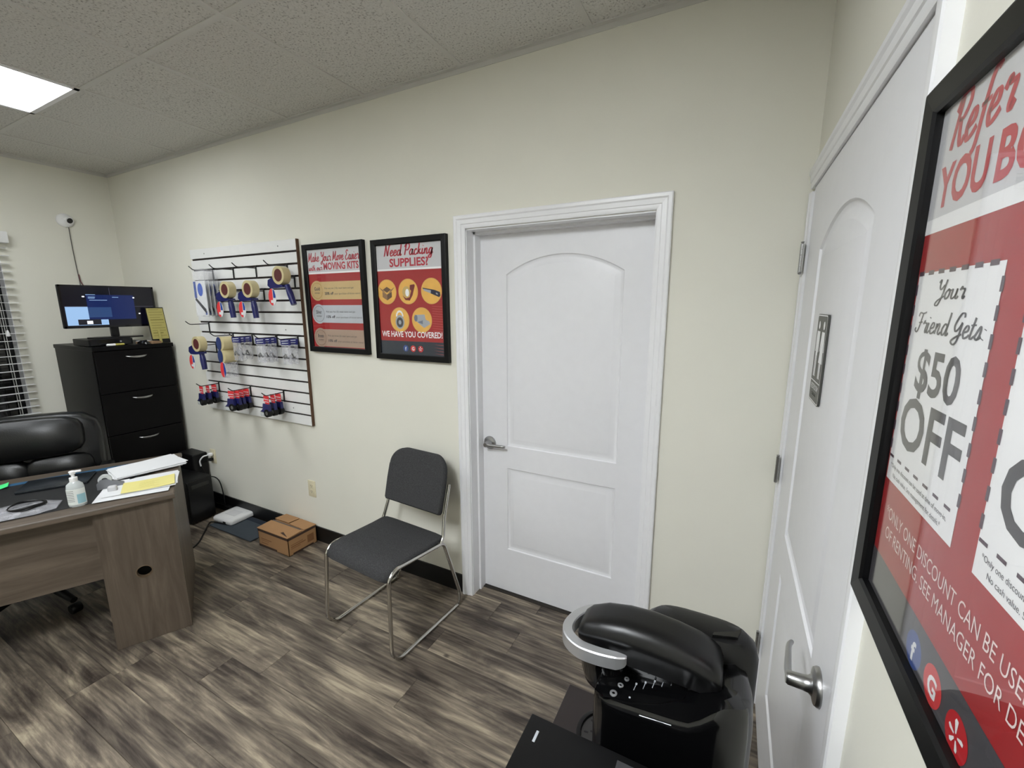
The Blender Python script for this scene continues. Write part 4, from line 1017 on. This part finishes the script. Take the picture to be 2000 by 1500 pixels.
# end pedestal front board with a round hole
def board_hole(x0, x1, z0, z1, y0, y1, hx, hz, r, n=24):
    b = bmesh.new()
    def lp(pts, y_):
        v = [b.verts.new((p[0], y_, p[1])) for p in pts]; return v, [b.edges.new((v[i], v[(i+1) % len(v)])) for i in range(len(v))]
    R_ = rect(x0, x1, z0, z1); H = disc(hx, hz, r, r, n)
    fs = []
    A, ea = lp(R_, y0); B_, eb = lp(H, y0); C_, ec = lp(R_, y1); D_, ed = lp(H, y1)
    bmesh.ops.triangle_fill(b, use_beauty=True, edges=ea+eb); bmesh.ops.triangle_fill(b, use_beauty=True, edges=ec+ed)
    for U, V_ in ((A, C_), (B_, D_)):
        m_ = len(U)
        for i in range(m_): b.faces.new((U[i], U[(i+1) % m_], V_[(i+1) % m_], V_[i]))
    b.verts.index_update(); mb = MB().add([v.co.copy() for v in b.verts], [[v.index for v in f.verts] for f in b.faces]); b.free(); return mb
hu = .148
board_hole(-PWd, 0, .002, .716, 0, .018, -hu, .371, .030).obj('front_board', M_desk, dk)
MB().loft([[(-hu+r*math.cos(a), y_, .371+r*math.sin(a)) for a in [2*PI*k/24 for k in range(24)]] for r, y_ in ((.030, .004), (.033, -.001), (.0285, -.002), (.0275, .018))], True, False, False).obj('grommet', mat('beige_grommet', rgb(96, 80, 62), .5), dk, smooth=40)
MB().box(-.018, 0, .018, DD-.04, .002, .716).obj('side_panel', M_desk, dk)
MB().box(-PWd, -PWd+.018, .018, DD-.06, .002, .716).obj('inner_panel', M_desk, dk)
MB().box(-PWd+.018, -.018, .07, .08, .03, .70).obj('inner_back', M_night, dk)
MB().box(-DL, -PWd, .030, .048, .372, .716).obj('modesty_panel', M_deskh, dk)
MB().box(-DL, -DL+.018, .01, DD-.04, .002, .716).obj('side_panel', M_desk, dk)
for k in range(3):
    dw = MB().rbox(-PWd+.002, -.002, DD-.058, DD-.04, .03+.225*k, .03+.225*(k+1)-.006, .002, 1).obj('drawer', M_desk, dk)
    MB().box(-PWd/2-.05, -PWd/2+.05, DD-.04, DD-.025, .17+.225*k, .18+.225*k).obj('handle', M_nickel, dw)
# desk mat
dm_ = thing('desk_mat', 'black desk mat with a blue strip along its rear edge', 'desk mat', DW(.72, .30, .7455), DA+.06)
MB().rbox(-.62, .56, -.275, .285, 0, .003, .001, 1).obj('mat', mat('black_mat', rgb(22, 23, 25), .5), dm_)
MB().box(-.62, .56, .245, .284, .003, .0038).obj('blue_strip', mat('blue_strip', rgb(36, 82, 116), .5), dm_)
ZT = .7494
# tablet
tb_ = tag(MB().rbox(-.13, .13, -.085, .085, 0, .012, .004, 2).obj('tablet', mat('slate_tablet', rgb(30, 35, 40), .25), None, 40, (-3.03, -1.085, ZT), (0, 0, DA-.05)), 'dark slate tablet lying on the desk mat behind the sanitizer bottle', 'tablet')
# sanitizer bottle
sb = thing('sanitizer_bottle', 'clear sanitizer pump bottle with pale label near the desk front edge', 'bottle', (-2.607, -1.143, .7457), DA)
M_clear = mat('clear_gel_plastic', rgb(196, 202, 202), .12, spec=.6)
def oval(rx, ry, z, n=20): return [Vector((rx*math.cos(2*PI*k/n), ry*math.sin(2*PI*k/n), z)) for k in range(n)]
MB().loft([oval(a, b, z) for a, b, z in ((.028, .018, 0), (.031, .021, .004), (.031, .021, .088), (.028, .020, .104), (.016, .015, .116), (.012, .012, .120))]).obj('body', M_clear, sb, smooth=50)
lbl = MB().loft([[Vector((.0316*math.cos(a), .0216*math.sin(a), z)) for a in [PI*1.05+PI*.9*k/14 for k in range(15)]] for z in (.012, .085)], False, False, False).obj('label', mat('pale_label', rgb(222, 226, 222), .5), sb, smooth=50)
MB().loft([[Vector((.0318*math.cos(a), .0218*math.sin(a), z)) for a in [PI*1.55+PI*.35*k/8 for k in range(9)]] for z in (.016, .06)], False, False, False).obj('teal_print', mat('pale_teal', rgb(150, 190, 200), .5), lbl)
lt = MB()
for k in range(7): lt.loft([[Vector((.0318*math.cos(a), .0218*math.sin(a), z)) for a in [PI*1.12+PI*.34*q/6 for q in range(7)]] for z in (.028+.008*k, .030+.008*k)], False, False, False)
lt.obj('print_lines', M_pdark, lbl)
MB().lathe([(0, .118), (.014, .118), (.014, .136), (.006, .138), (.006, .150), (.010, .152), (.011, .164), (.006, .168), (0, .168)], 18, cap=False).rbox(-.012, .030, -.006, .006, .158, .167, .003, 2).obj('pump', M_white, sb, smooth=50)
# tape holder behind the bottle
tp = thing('tape_holder', 'small grey translucent tape holder standing behind the sanitizer bottle', 'tape holder', DW(.25, .23, .7495), DA)
MB().prism([(-.05, 0), (.05, 0), (.05, .018), (.02, .03), (-.01, .05), (-.035, .05), (-.05, .03)], -.012, .012, 'y').obj('body', mat('smoky_plastic', rgb(120, 122, 126), .2), tp, smooth=30)
MB().lathe([(.012, -.009), (.026, -.009), (.026, .009), (.012, .009)], 20, TR(-.018, 0, .046) @ RY, cap=False).obj('roll', mat('clear_tape', rgb(196, 200, 200), .2), tp, smooth=40)
tag(MB().rbox(-.018, .018, -.014, .014, 0, .030, .008, 3).obj('white_eraser', mat('greyish_white', rgb(190, 190, 192), .4), None, 50, tuple(DW(.235, .16, .7495)), (0, 0, DA)), 'small rounded white block right beside the sanitizer bottle', 'eraser')
# cable bag and black cable coil
cb = thing('cable_bag', 'clear plastic bag with a black cable coil on the desk front', 'bag', DW(.54, .11, .749), DA)
MB().loft([[Vector((x_, .085*w_*math.cos(a), .004+h_*max(-.1, math.sin(a)))) for a in [2*PI*k/16 for k in range(16)]] for x_, w_, h_ in ((-.15, .5, .004), (-.10, 1, .014), (-.02, 1, .026), (.07, .95, .022), (.13, .6, .006))]).obj('bag_film', M_bagfilm, cb, smooth=50)
coil = []
for k in range(60):
    a = 2*PI*k/20; coil.append((.03+.055*math.cos(a)*(1+.06*math.sin(k)), .055*math.sin(a), .016+.0045*k/20+.004*math.sin(k*.7)))
MB().tube(coil, .0055, 6).obj('cable_coil', M_black, cb, smooth=60)
MB().box(-.105, -.06, -.02, .035, .020, .0215).obj('white_tag', M_paper, cb)
# pens
tag(MB().lathe([(0, -.07), (.003, -.066), (.0045, -.05), (.0045, .06), (.003, .07), (0, .07)], 10, cap=False).obj('pen', mat('teal_pen', rgb(20, 140, 130), .4), None, 40, tuple(DW(.205, .40, .7535)), (0, PI/2, DA+2.2)), 'teal pen lying on the desk mat near the paper stack', 'pen')
tag(MB().lathe([(0, -.06), (.003, -.056), (.004, -.05), (.004, .055), (.002, .062), (0, .062)], 10, cap=False).obj('pen', M_blacksatin, None, 40, tuple(DW(.14, .33, .7535)), (0, PI/2, DA+.6)), 'black pen lying between the two paper piles', 'pen')
# green sticky note
gs = MB(); gs.loft([[Vector((x_, y_, .0012+.0*x_+.022*max(0, x_/.076+.1)**2)) for y_ in (-.038, .038)] for x_ in [-.038+.0095*k for k in range(9)]], False, False, False)
tag(gs.obj('sticky_note', M_green, None, 60, (-3.215, -1.250, .7497), (0, 0, DA+.2)), 'bright green sticky note curling up on the desk mat edge', 'sticky note')
# papers
def paper(loc, rot, w_, l_, h=.0012, curl=0.):
    m_ = MB(); n = 8
    m_.loft([[Vector((-w_/2+w_*k/n, y_, z_+curl*(abs(k/n-.5)*2)**2)) for z_ in (0, h) for y_ in ((-l_/2, l_/2) if z_ == 0 else (l_/2, -l_/2))] for k in range(n+1)])
    return m_
def plabel(o, t): return tag(o, t, 'paper', group='papers on the desk')
base1 = [(-2.88, -.775, .10), (-2.872, -.765, .22), (-2.86, -.77, .14), (-2.875, -.762, .30), (-2.868, -.768, .18)]
zt = .7502
rear_labels = ['lowest white sheet of the rear paper pile', 'second white sheet up in the rear paper pile', 'middle white sheet of the rear paper pile', 'second sheet from the top of the rear paper pile', 'top white sheet of the rear paper pile at the desk corner']
for i, (x_, y_, r_) in enumerate(base1):
    hh_ = .0035 if i in (0, 2) else .0015
    plabel(paper(0, 0, .216, .30, hh_, .0).obj('paper_sheet', M_paper, None, None, (x_, y_, zt), (0, 0, r_-.35)), rear_labels[i]); zt += hh_+.0008
base2 = [(-2.582, -.936, -.07, .279, .216), (-2.632, -.885, .03, .279, .216), (-2.612, -.895, -.03, .279, .216)]
zt = .7500
fl_ = ['lowest white sheet of the front pile by the desk edge', 'white sheet with faint print in the front pile', 'upper white sheet just under the yellow note']
for i, (x_, y_, r_, a, b) in enumerate(base2):
    o = plabel(paper(0, 0, a, b, .0014, .0).obj('paper_sheet', M_paper, None, None, (x_, y_, zt), (0, 0, DA+r_)), fl_[i]); zt += .0022
yl = tag(paper(0, 0, .205, .155, .001, .004).obj('yellow_note', M_yellow, None, 60, (-2.575, -.885, zt+.0004), (0, 0, DA+.05)), 'yellow note sheet with faint handwriting on top of the front papers', 'paper')
yw = MB()
for k in range(5): yw.box(-.04, .04-.02*(k % 2), -.042+.018*k, -.040+.018*k, .0014, .0017)
yw.obj('handwriting', mat('faint_ink', rgb(200, 188, 110), .8), yl)

# ================================================================== OFFICE CHAIR BEHIND THE DESK
oc = thing('office_chair', 'black leather office chair with pillow back behind the desk', 'chair', tuple(DW(.70, .98, 0)), DA)
def pillow(w_, h_, d_, sq=5, n=28, m_=10, ins=.0):
    rings = []
    for j in range(m_+1):
        t = -1+2*j/m_; s_ = (1-abs(t)**3.2)**(1/3.2) if abs(t) < 1 else .0
        s_ = max(s_, .55) if abs(t) < .999 else .5
        R = []
        for k in range(n):
            a = 2*PI*k/n; c, s2 = math.cos(a), math.sin(a)
            q = (abs(c)**sq+abs(s2)**sq)**(-1/sq)
            R.append(Vector((w_/2*q*c*(.86+.14*s_), d_/2*t, h_/2*q*s2*(.80+.20*s_))))
        rings.append(R)
    return MB().loft(rings)
pillow(.64, .50, .13, 5).obj('backrest', M_leather, oc, smooth=60, loc=(0, .035, .77), rot=(-.10, 0, 0))
pillow(.50, .235, .10, 4).obj('head_pillow', M_leather, oc, smooth=60, loc=(0, -.035, .895), rot=(-.10, 0, 0))
for s_ in (-1, 1): pillow(.285, .19, .09, 4).obj('lumbar_cushion', M_leather, oc, smooth=60, loc=(s_*.130, -.030, .685), rot=(-.06, 0, s_*.10))
sp = pillow(.56, .50, .13, 5).obj('seat', M_leather, oc, smooth=60, loc=(0, -.26, .47), rot=(PI/2, 0, 0))
for s_ in (-1, 1):
    a_ = MB().tube(fillet([(s_*.27, -.02, .42), (s_*.33, -.06, .44), (s_*.335, -.06, .66), (s_*.335, -.36, .665), (s_*.33, -.42, .44), (s_*.27, -.40, .42)], .05, 5), .017, 10).obj('armrest', M_black, oc, smooth=60)
    MB().rbox(s_*.335-.03, s_*.335+.03, -.37, -.04, .672, .705, .012, 3).obj('arm_pad', M_leather, a_, smooth=60)
MB().lathe([(0, .10), (.03, .10), (.03, .22), (.02, .22), (.02, .41), (.08, .415), (0, .42)], 16, TR(0, -.24, 0), cap=False).obj('gas_column', M_black, oc, smooth=40)
for k in range(5):
    a = 2*PI*k/5+.3; e_ = Vector((math.cos(a)*.31, -.24+math.sin(a)*.31, .075)); c_ = Vector((0, -.24, .115))
    l_ = MB().tube([c_, (c_+e_)/2+Vector((0, 0, .008)), e_], [.026, .022, .016], 10).obj('base_leg', M_black, oc, smooth=60)
    MB().lathe([(0, -.022), (.024, -.022), (.027, -.018), (.027, .018), (.024, .022), (0, .022)], 14, TR(e_.x, e_.y, .028) @ rz(a) @ Matrix.Rotation(PI/2, 4, 'X'), cap=False).obj('caster', M_black, l_, smooth=40)

# ================================================================== FLOOR ITEMS ALONG THE WALL
pc = thing('computer_tower', 'black computer tower on the floor between desk and wall', 'computer', (-3.545, -.305, 0), .10)
MB().rbox(-.42, 0, 0, .19, .012, .345, .006, 2).obj('case', M_black, pc, smooth=40)
MB().rbox(-.002, .010, .004, .186, .014, .343, .004, 1).obj('front_bezel', M_blacksatin, pc)
MB().box(.010, .0115, .03, .16, .28, .31).obj('drive_slot', M_blackgloss, pc)
for k in range(4): MB().lathe([(0, 0), (.012, 0), (.012, .013), (0, .013)], 10, TR(-.03-.35*(k // 2), .03+.13*(k % 2), 0), cap=False).obj('foot', M_black, pc)
bx2 = tag(MB().rbox(-.22, 0, -.11, .0, .0, .46, .006, 1).obj('backup_unit', M_black, None, None, (-3.79, -.012, 0)), 'tall black box standing behind the computer tower against the wall', 'battery unit')
ma = thing('floor_mat', 'thin slate grey mat on the floor under the white router', 'mat', (-3.165, -.132, 0))
MB().rbox(-.255, .25, -.112, .112, .0005, .011, .002, 1).obj('pad', M_foam, ma)
MB().box(-.255, .25, .066, .108, .011, .0125).obj('fold_strip', mat('dark_navy', rgb(34, 42, 54), .8), ma)
rt_ = thing('router', 'white rounded router lying on the slate floor mat', 'router', (-3.36, -.092, .0115), .06)
def slab_ring(hx, hy, r, z, n=6):
    P = rrect(-hx, hx, -hy, hy, r, n); return [Vector((a, b, z)) for a, b in P]
MB().loft([slab_ring(.104, .094, .02, 0), slab_ring(.112, .10, .024, .006), slab_ring(.112, .10, .024, .026), slab_ring(.106, .094, .022, .036), slab_ring(.085, .072, .02, .040)]).obj('shell', M_white, rt_, smooth=50)
MB().box(.02, .05, -.1015, -.099, .010, .022).obj('port', M_black, rt_)
MB().rbox(-.055, .055, -.035, .04, .0395, .0415, .001, 1).obj('embossed_panel', mat('pale_grey', rgb(222, 222, 224), .35), rt_)
ps = thing('power_strip', 'black power strip lying along the baseboard behind the router', 'power strip', (-3.60, -.030, .0))
MB().rbox(-.16, .10, -.016, .018, 0.0, .045, .005, 2).obj('case', M_black, ps, smooth=40)
MB().box(-.14, .08, -.012, .012, .045, .0465).obj('socket_panel', M_blacksatin, ps)
bxl = thing('cardboard_box', 'brown cardboard carton with folded flaps and dark tape on the floor', 'box', (-2.662, -.128, 0))
hx, hy, bh = .158, .108, .132
wl = MB().box(-hx, hx, -hy, -hy+.004, 0, bh).box(-hx, hx, hy-.004, hy, 0, bh).box(-hx, -hx+.004, -hy, hy, 0, bh).box(hx-.004, hx, -hy, hy, 0, bh).box(-hx, hx, -hy, hy, 0, .004)
wl.obj('carton_wall', M_card, bxl)
lipb = MB(); e2 = .0012
lipb.box(-hx-e2, hx+e2, -hy-e2, -hy, bh-.020, bh-.004).box(hx, hx+e2, -hy-e2, hy, bh-.020, bh-.004).box(-hx-e2, hx*.2, -hy-e2, -hy, .0, .016).box(hx, hx+e2, -hy+.03, hy-.03, 0, .012)
lipb.obj('printed_band', M_carddark, bxl)
for y0_, y1_, z0_, z1_ in ((-.09, .02, .055, .062), (-.09, .0, .070, .074), (.035, .085, .030, .085), (-.09, -.02, .044, .048)): MB().box(hx, hx+.0008, y0_, y1_, z0_, z1_).obj('side_print', mat('card_print', rgb(132, 92, 58), .85), bxl)
for x0_, x1_, z0_, z1_ in ((-.13, -.02, .060, .066), (-.13, -.05, .048, .052), (-.13, -.06, .030, .036)): MB().box(x0_, x1_, -hy-.0008, -hy, z0_, z1_).obj('side_print', mat('card_print', rgb(132, 92, 58), .85), bxl)
def flap(x0, x1, y0, y1, tilt, axis, hinge, z=bh):
    m_ = MB().rbox(x0, x1, y0, y1, 0, .004, .001, 1)
    o = m_.obj('flap', M_card, bxl)
    return o
f1 = flap(-hx-.004, hx+.004, 0, .108, 0, 0, 0); f1.location = (0, -hy-.004, bh); f1.rotation_euler = (.05, 0, 0)
f2 = flap(-hx, -.01, -.09, 0, 0, 0, 0); f2.location = (0, hy+.002, bh+.001); f2.rotation_euler = (-.09, 0, .0)
f3 = flap(.0, hx+.004, -.095, 0, 0, 0, 0); f3.location = (0, hy+.002, bh+.001); f3.rotation_euler = (-.06, .03, .0)
MB().rbox(-hx+.004, hx-.004, -.012, .035, bh-.006, bh-.001, .001, 1).obj('inner_flap', M_card, bxl)
MB().box(-hx, hx*.86, -.010, .010, bh+.0056, bh+.0062).obj('tape_strip', mat('grey_tape', rgb(84, 74, 68), .4), bxl)
MB().add([(hx*.35, -hy+.02, bh+.0066), (hx*.42, -hy+.036, bh+.0072), (hx*.95, -hy+.004, bh+.0060)], [(0, 1, 2)]).obj('flap_tear', M_carddark, bxl)
# outlets
ob = None
for i, (x_, z_, lb) in enumerate([(-3.722, .43, 'almond wall outlet with a white plug near the cabinet'), (-2.530, .387, 'almond wall outlet with both sockets empty above the carton')]):
    t = thing('wall_outlet', lb, 'outlet', (x_, 0, z_), group='almond wall outlets')
    pt_ = MB().rbox(-.0365, .0365, -.006, 0, -.060, .060, .003, 2).obj('cover_plate', M_almond, t, smooth=50)
    for dz in (-.021, .021):
        s_ = MB().prism(rrect(-.017, .017, dz-.0145, dz+.0145, .007), -.008, -.005).obj('socket', M_almond, t)
        sl = MB().flat(rect(-.008, -.0055, dz-.001, dz+.008), -.0083).flat(rect(.0055, .008, dz-.001, dz+.008), -.0083).flat(disc(0, dz-.008, .003, .003, 10), -.0083)
        sl.obj('socket_slots', M_black, s_)
wp = thing('outlet_cable', 'white and black cord looping from the outlet down behind the computer tower', 'cord', (-3.722, -.008, .451))
MB().rbox(-.014, .014, -.032, -.001, -.013, .013, .005, 2).obj('plug', M_white, wp, smooth=50)
MB().tube(catmull([(0, -.030, 0), (-.02, -.06, -.008), (-.045, -.075, -.045), (-.05, -.07, -.09)], 6), .0055, 8).obj('white_cord', M_white, wp, smooth=60)
MB().tube(catmull([(-.05, -.07, -.09), (-.050, -.06, -.12), (-.03, -.05, -.17), (.0, -.05, -.22), (.01, -.06, -.30), (.012, -.066, -.345)], 6), .0045, 8).obj('black_cord', M_black, wp, smooth=60)
MB().lathe([(0, 0), (.010, .0), (.013, .02), (.016, .055), (.012, .058), (0, .058)], 12, TR(.012, -.066, -.400), cap=False).obj('yellow_green_tag', mat('lime_plastic', rgb(150, 150, 50), .5), wp, smooth=40)
tag(MB().rbox(-.012, .012, -.028, -.001, -.012, .012, .004, 2).tube(catmull([(0, -.026, -.002), (-.02, -.045, -.012), (-.06, -.05, -.020), (-.10, -.05, -.03)], 6), .004, 8).obj('black_plug', M_black, None, 50, (-3.722, -.008, .409)), 'black plug and short cord in the lower socket near the cabinet', 'plug')
tag(MB().tube(catmull([(-3.72, -.09, .27), (-3.66, -.06, .285), (-3.60, -.05, .265), (-3.575, -.045, .20), (-3.57, -.04, .10), (-3.565, -.04, .01)], 8), .0042, 8).obj('tower_cable', M_black, None, 60), 'black cord arching from the tower to the floor by the wall', 'cord')
tag(MB().tube(catmull([(-3.30, -.185, .016), (-3.42, -.215, .02), (-3.44, -.235, .012), (-3.35, -.315, .006), (-3.22, -.43, .005), (-3.17, -.55, .005), (-3.2, -.7, .005)], 8), .0050, 8).obj('router_cable', M_black, None, 60), 'black cord running across the floor from the router to the desk', 'cord')

# ================================================================== COFFEE STAND AND MACHINE
TX0, TX1, TY0, TY1, TZ = -.278, .085, -2.10, -1.025, .76
st = thing('coffee_stand', 'dark brown narrow stand under the black coffee machine', 'stand', ((TX0+TX1)/2, (TY0+TY1)/2, 0))
hx, hy = (TX1-TX0)/2, (TY1-TY0)/2
M_stand = mat('dark_walnut_laminate', rgb(36, 29, 29), .5, noise=.12, nscale=8, stretch=(1, 8, 1))
MB().rbox(-hx, hx, -hy, hy, TZ-.024, TZ, .002, 1).obj('top', M_stand, st)
MB().box(-hx+.01, hx-.01, hy-.03, hy-.012, 0, TZ-.024).obj('side_panel', M_stand, st)
MB().box(-hx+.01, hx-.01, -hy+.012, -hy+.03, 0, TZ-.024).obj('side_panel', M_stand, st)
MB().box(hx-.022, hx-.010, -hy+.03, hy-.03, .06, TZ-.024).obj('back_panel', M_stand, st)
for zz in (.08, .40): MB().box(-hx+.012, hx-.022, -hy+.03, hy-.03, zz, zz+.018).obj('shelf', M_stand, st)
bbx = thing('storage_box', 'flat-topped matte black box standing in front of the coffee machine', 'box', (-.257, -1.289, TZ))
M_matte = mat('matte_black_top', rgb(8, 8, 9), .5, spec=.25)
MB().rbox(.004, .336, -.326, -.004, 0, .168, .003, 1).obj('body', M_black, bbx)
MB().rbox(0, .34, -.33, 0, .170, .190, .0025, 2).obj('lid', M_matte, bbx, smooth=30)
MB().rbox(.150, .235, -.034, -.012, .1895, .1915, .0006, 1).obj('grey_latch', mat('dim_grey', rgb(58, 58, 60), .5), bbx)
arc = [(.105+.075*math.cos(a), -.185+.10*math.sin(a), .1902) for a in [PI*.35+PI*.45*k/12 for k in range(13)]]  # curved reflection on the lid, drawn as a thin grey line
MB().tube(arc, .0010, 6).obj('reflection_arc', mat('dim_grey', rgb(58, 58, 60), .5), bbx)
MB().rbox(.020, .0245, -.045, -.025, .1895, .1906, .0004, 1).obj('scratch_mark', M_pgr2, bbx)

cmx = thing('coffee_machine', 'black single-cup coffee machine with silver front handle', 'coffee machine', (0, 0, TZ))
def Lz(z): return z-TZ
# main body: polar height field. plan rounded, top rises to the rear
BXC, BYC, HX_, HY_ = -.046, -1.152, .126, .087
def plan(a, f=1.0):
    c, s_ = math.cos(a), math.sin(a)
    sq = 7. if c < 0 else 2.6
    q = (abs(c)**sq+abs(s_)**sq)**(-1/sq)
    return BXC+HX_*q*c*f, BYC+HY_*q*s_*f
def htop(x):
    t = max(0, min(1, (x+.025)/.07)); t = t*t*(3-2*t)
    return .980+.014*max(0, min(1, (x+.15)/.12))+.046*t
rings = []; NA = 48
for z in (.762, .80, .90, .95):
    rings.append([Vector((*plan(2*PI*k/NA, .985+.015*min(1, (z-.76)/.1)), Lz(z))) for k in range(NA)])
for f, dz in ((1.0, .022), (.992, .012), (.972, .004), (.94, 0), (.8, -.0), (.55, 0), (.25, 0)):
    R = []
    for k in range(NA):
        x_, y_ = plan(2*PI*k/NA, f); back = max(0, (x_-.02)/.06)
        R.append(Vector((x_, y_, Lz(htop(x_)-dz*(1+1.5*back)-.030*back*back))))
    rings.append(R)
MB().loft(rings).obj('body', M_blackgloss, cmx, smooth=40)
# water tank on the far side
tk = []
for z, f in ((.762, .97), (.80, 1), (1.03, 1), (1.052, .94), (1.064, .80), (1.068, .5)):
    tk.append([Vector((-.012+.098*f*math.copysign(abs(math.cos(a))**.62, math.cos(a)), -1.083+.040*f*math.copysign(abs(math.sin(a))**.8, math.sin(a)), Lz(z))) for a in [2*PI*k/32 for k in range(32)]])
tko = MB().loft(tk).obj('water_tank', M_blacksatin, cmx, smooth=40)
MB().prism([(.010, -1.112), (.050, -1.098), (.056, -1.073), (.044, -1.086), (.012, -1.104)], Lz(1.060), Lz(1.072), 'z').obj('tank_tab', M_blackgloss, tko)
# lid: lofted arch sections along x
ls = []
for x_, hw_, zt_, zb_, yc in ((-.215, .022, 1.046, 1.030, -1.150), (-.212, .034, 1.056, 1.024, -1.150), (-.200, .040, 1.068, 1.016, -1.150), (-.170, .044, 1.081, 1.012, -1.149), (-.130, .046, 1.088, 1.010, -1.148), (-.085, .047, 1.089, 1.010, -1.147),
                              (-.045, .047, 1.085, 1.010, -1.147), (-.010, .047, 1.077, 1.008, -1.146), (.012, .046, 1.068, 1.008, -1.146), (.024, .043, 1.060, 1.008, -1.146), (.030, .034, 1.046, 1.01, -1.146)):
    R = []
    for k in range(30):
        a = PI*k/29; c, s_ = math.cos(a), math.sin(a)
        wv = hw_*math.copysign(abs(c)**.42, c)
        R.append(Vector((x_, yc+wv*(.70+.36*min(1, abs(s_)**.5*1.5)-.10*abs(s_)), Lz(zb_+(zt_-zb_)*abs(s_)**.50))))
    ls.append(R)
MB().loft(ls).obj('lid', M_blacksatin, cmx, smooth=45)
MB().rbox(-.150, .022, -1.168, -1.112, Lz(.97), Lz(1.03), .006, 2).obj('lid_support', M_blackgloss, cmx, smooth=40)
# brew head below the lid
hd_ = []
for z, r in ((.935, .034), (.941, .042), (.960, .047), (.990, .050), (1.024, .050)):
    hd_.append([Vector((-.165+r*math.cos(a), -1.147+r*.95*math.sin(a), Lz(z))) for a in [2*PI*k/30 for k in range(30)]])
MB().loft(hd_).obj('brew_head', M_blackgloss, cmx, smooth=40)
# silver handle: U around the front
hp = catmull([(-.150, -1.101, 1.048), (-.195, -1.103, 1.044), (-.225, -1.124, 1.039), (-.2375, -1.158, 1.035), (-.229, -1.184, 1.034), (-.203, -1.202, 1.036), (-.170, -1.208, 1.040), (-.138, -1.207, 1.043), (-.118, -1.204, 1.044)], 8)
def handle_rings(scale_w, z_hi, z_lo, inset=0):
    R = []
    for i, p in enumerate(hp):
        t = (hp[min(i+1, len(hp)-1)]-hp[max(i-1, 0)]).normalized(); nrm = Vector((-t.y, t.x, 0)).normalized()
        q_ = min(i, len(hp)-1-i); e_ = min(1, .40+.6*math.sqrt(min(1, q_/7))); wv = scale_w*e_*(.74+.26*math.sin(PI*i/(len(hp)-1)))
        q = Vector((p.x, p.y, Lz(p.z)))
        R.append([q+nrm*wv+Vector((0, 0, z_lo*e_)), q+nrm*wv+Vector((0, 0, z_hi-.002)), q+nrm*(wv-.002)+Vector((0, 0, z_hi)), q-nrm*(wv-.002)+Vector((0, 0, z_hi)), q-nrm*wv+Vector((0, 0, z_hi-.002)), q-nrm*wv+Vector((0, 0, z_lo*e_))])
    return R
MB().loft(handle_rings(.0100, .006, -.018)).obj('handle', M_silver, cmx, smooth=35)
# control panel, buttons and icons
PZ = lambda x_: htop(x_)+.0012
def on_panel(x_, y_, dz=.0): return Vector((x_, y_, Lz(PZ(x_)+dz)))
pl = [(-.166, -1.226), (-.148, -1.233), (-.105, -1.228), (-.062, -1.213), (-.025, -1.190), (-.02, -1.17), (-.048, -1.160), (-.113, -1.170), (-.158, -1.196), (-.165, -1.208)]
MB().loft([[on_panel(a, b, -.004) for a, b in pl], [on_panel(a, b, .0006) for a, b in pl]]).obj('control_panel', M_blackgloss, cmx)
for bx_, by_, r in ((-.134, -1.221, .0064), (-.1265, -1.201, .0052), (-.1195, -1.184, .0044)):
    bt_ = MB().lathe([(r*.45, 0), (r, 0), (r*.95, .002), (r*.5, .0026), (r*.42, .0012)], 18, TR(bx_, by_, Lz(PZ(bx_)+.0004)), cap=False).obj('button', M_silver, cmx, smooth=40)
    MB().lathe([(0, 0), (r*.46, 0), (r*.4, .0014), (0, .0016)], 14, TR(bx_, by_, Lz(PZ(bx_)+.0006)), cap=False).obj('button_centre', M_blackgloss, bt_)
for k in range(5):
    x_ = -.104+.0142*k; y0_, y1_ = -1.203+.008*k, -1.187+.0085*k
    ic = MB().loft([[on_panel(x_-.0005, y0_, .0013), on_panel(x_+.0005, y0_, .0013)], [on_panel(x_+.0015, y1_, .0013), on_panel(x_+.0026, y1_, .0013)]], False, False, False)
    ic.box(x_+.0004, x_+.0034, y1_-.0035, y1_+.001, Lz(PZ(x_)+.0012), Lz(PZ(x_)+.0018)).obj('cup_icon', M_pgr2, cmx)
MB().box(-.1085, -.1055, -1.2210, -1.2180, Lz(PZ(-.107)+.001), Lz(PZ(-.107)+.0016)).obj('indicator', M_pgr2, cmx)
# highlight along the shoulder edge, shaped as a thin silver line
MB().tube([Vector((x_, y_, Lz(htop(x_)-.006))) for x_, y_ in [plan(a, 1.002) for a in [PI*1.40+PI*.12*k/12 for k in range(13)]]], .0006, 6).obj('edge_highlight', M_silver, cmx, smooth=60)
# drip tray
dt = MB().lathe([(0, .0), (.058, .0), (.062, .004), (.062, .016), (.058, .018), (.054, .018), (.053, .013), (0, .013)], 32, TR(-.163, -1.126, .001), cap=False).obj('drip_tray', M_black, cmx, smooth=35)
sl = MB()
for k in range(9):
    a0 = 2*PI*k/9
    for r in (.018, .030, .042):
        p = Vector((-.163+r*math.cos(a0+r*12), -1.126+r*math.sin(a0+r*12), .0145)); M_ = TR(*p) @ rz(a0+r*12)
        sl.box(-.0042, .0042, -.0016, .0016, -.0004, .0006, M_)
sl.obj('tray_slots', mat('slot_black', rgb(4, 4, 4), .6), dt)
MB().lathe([(.0, 0), (.0515, 0), (.0515, .0008), (0, .0008)], 30, TR(-.163, -1.126, .0136), cap=False).obj('tray_grille', mat('tray_grey', rgb(44, 42, 42), .5), dt)
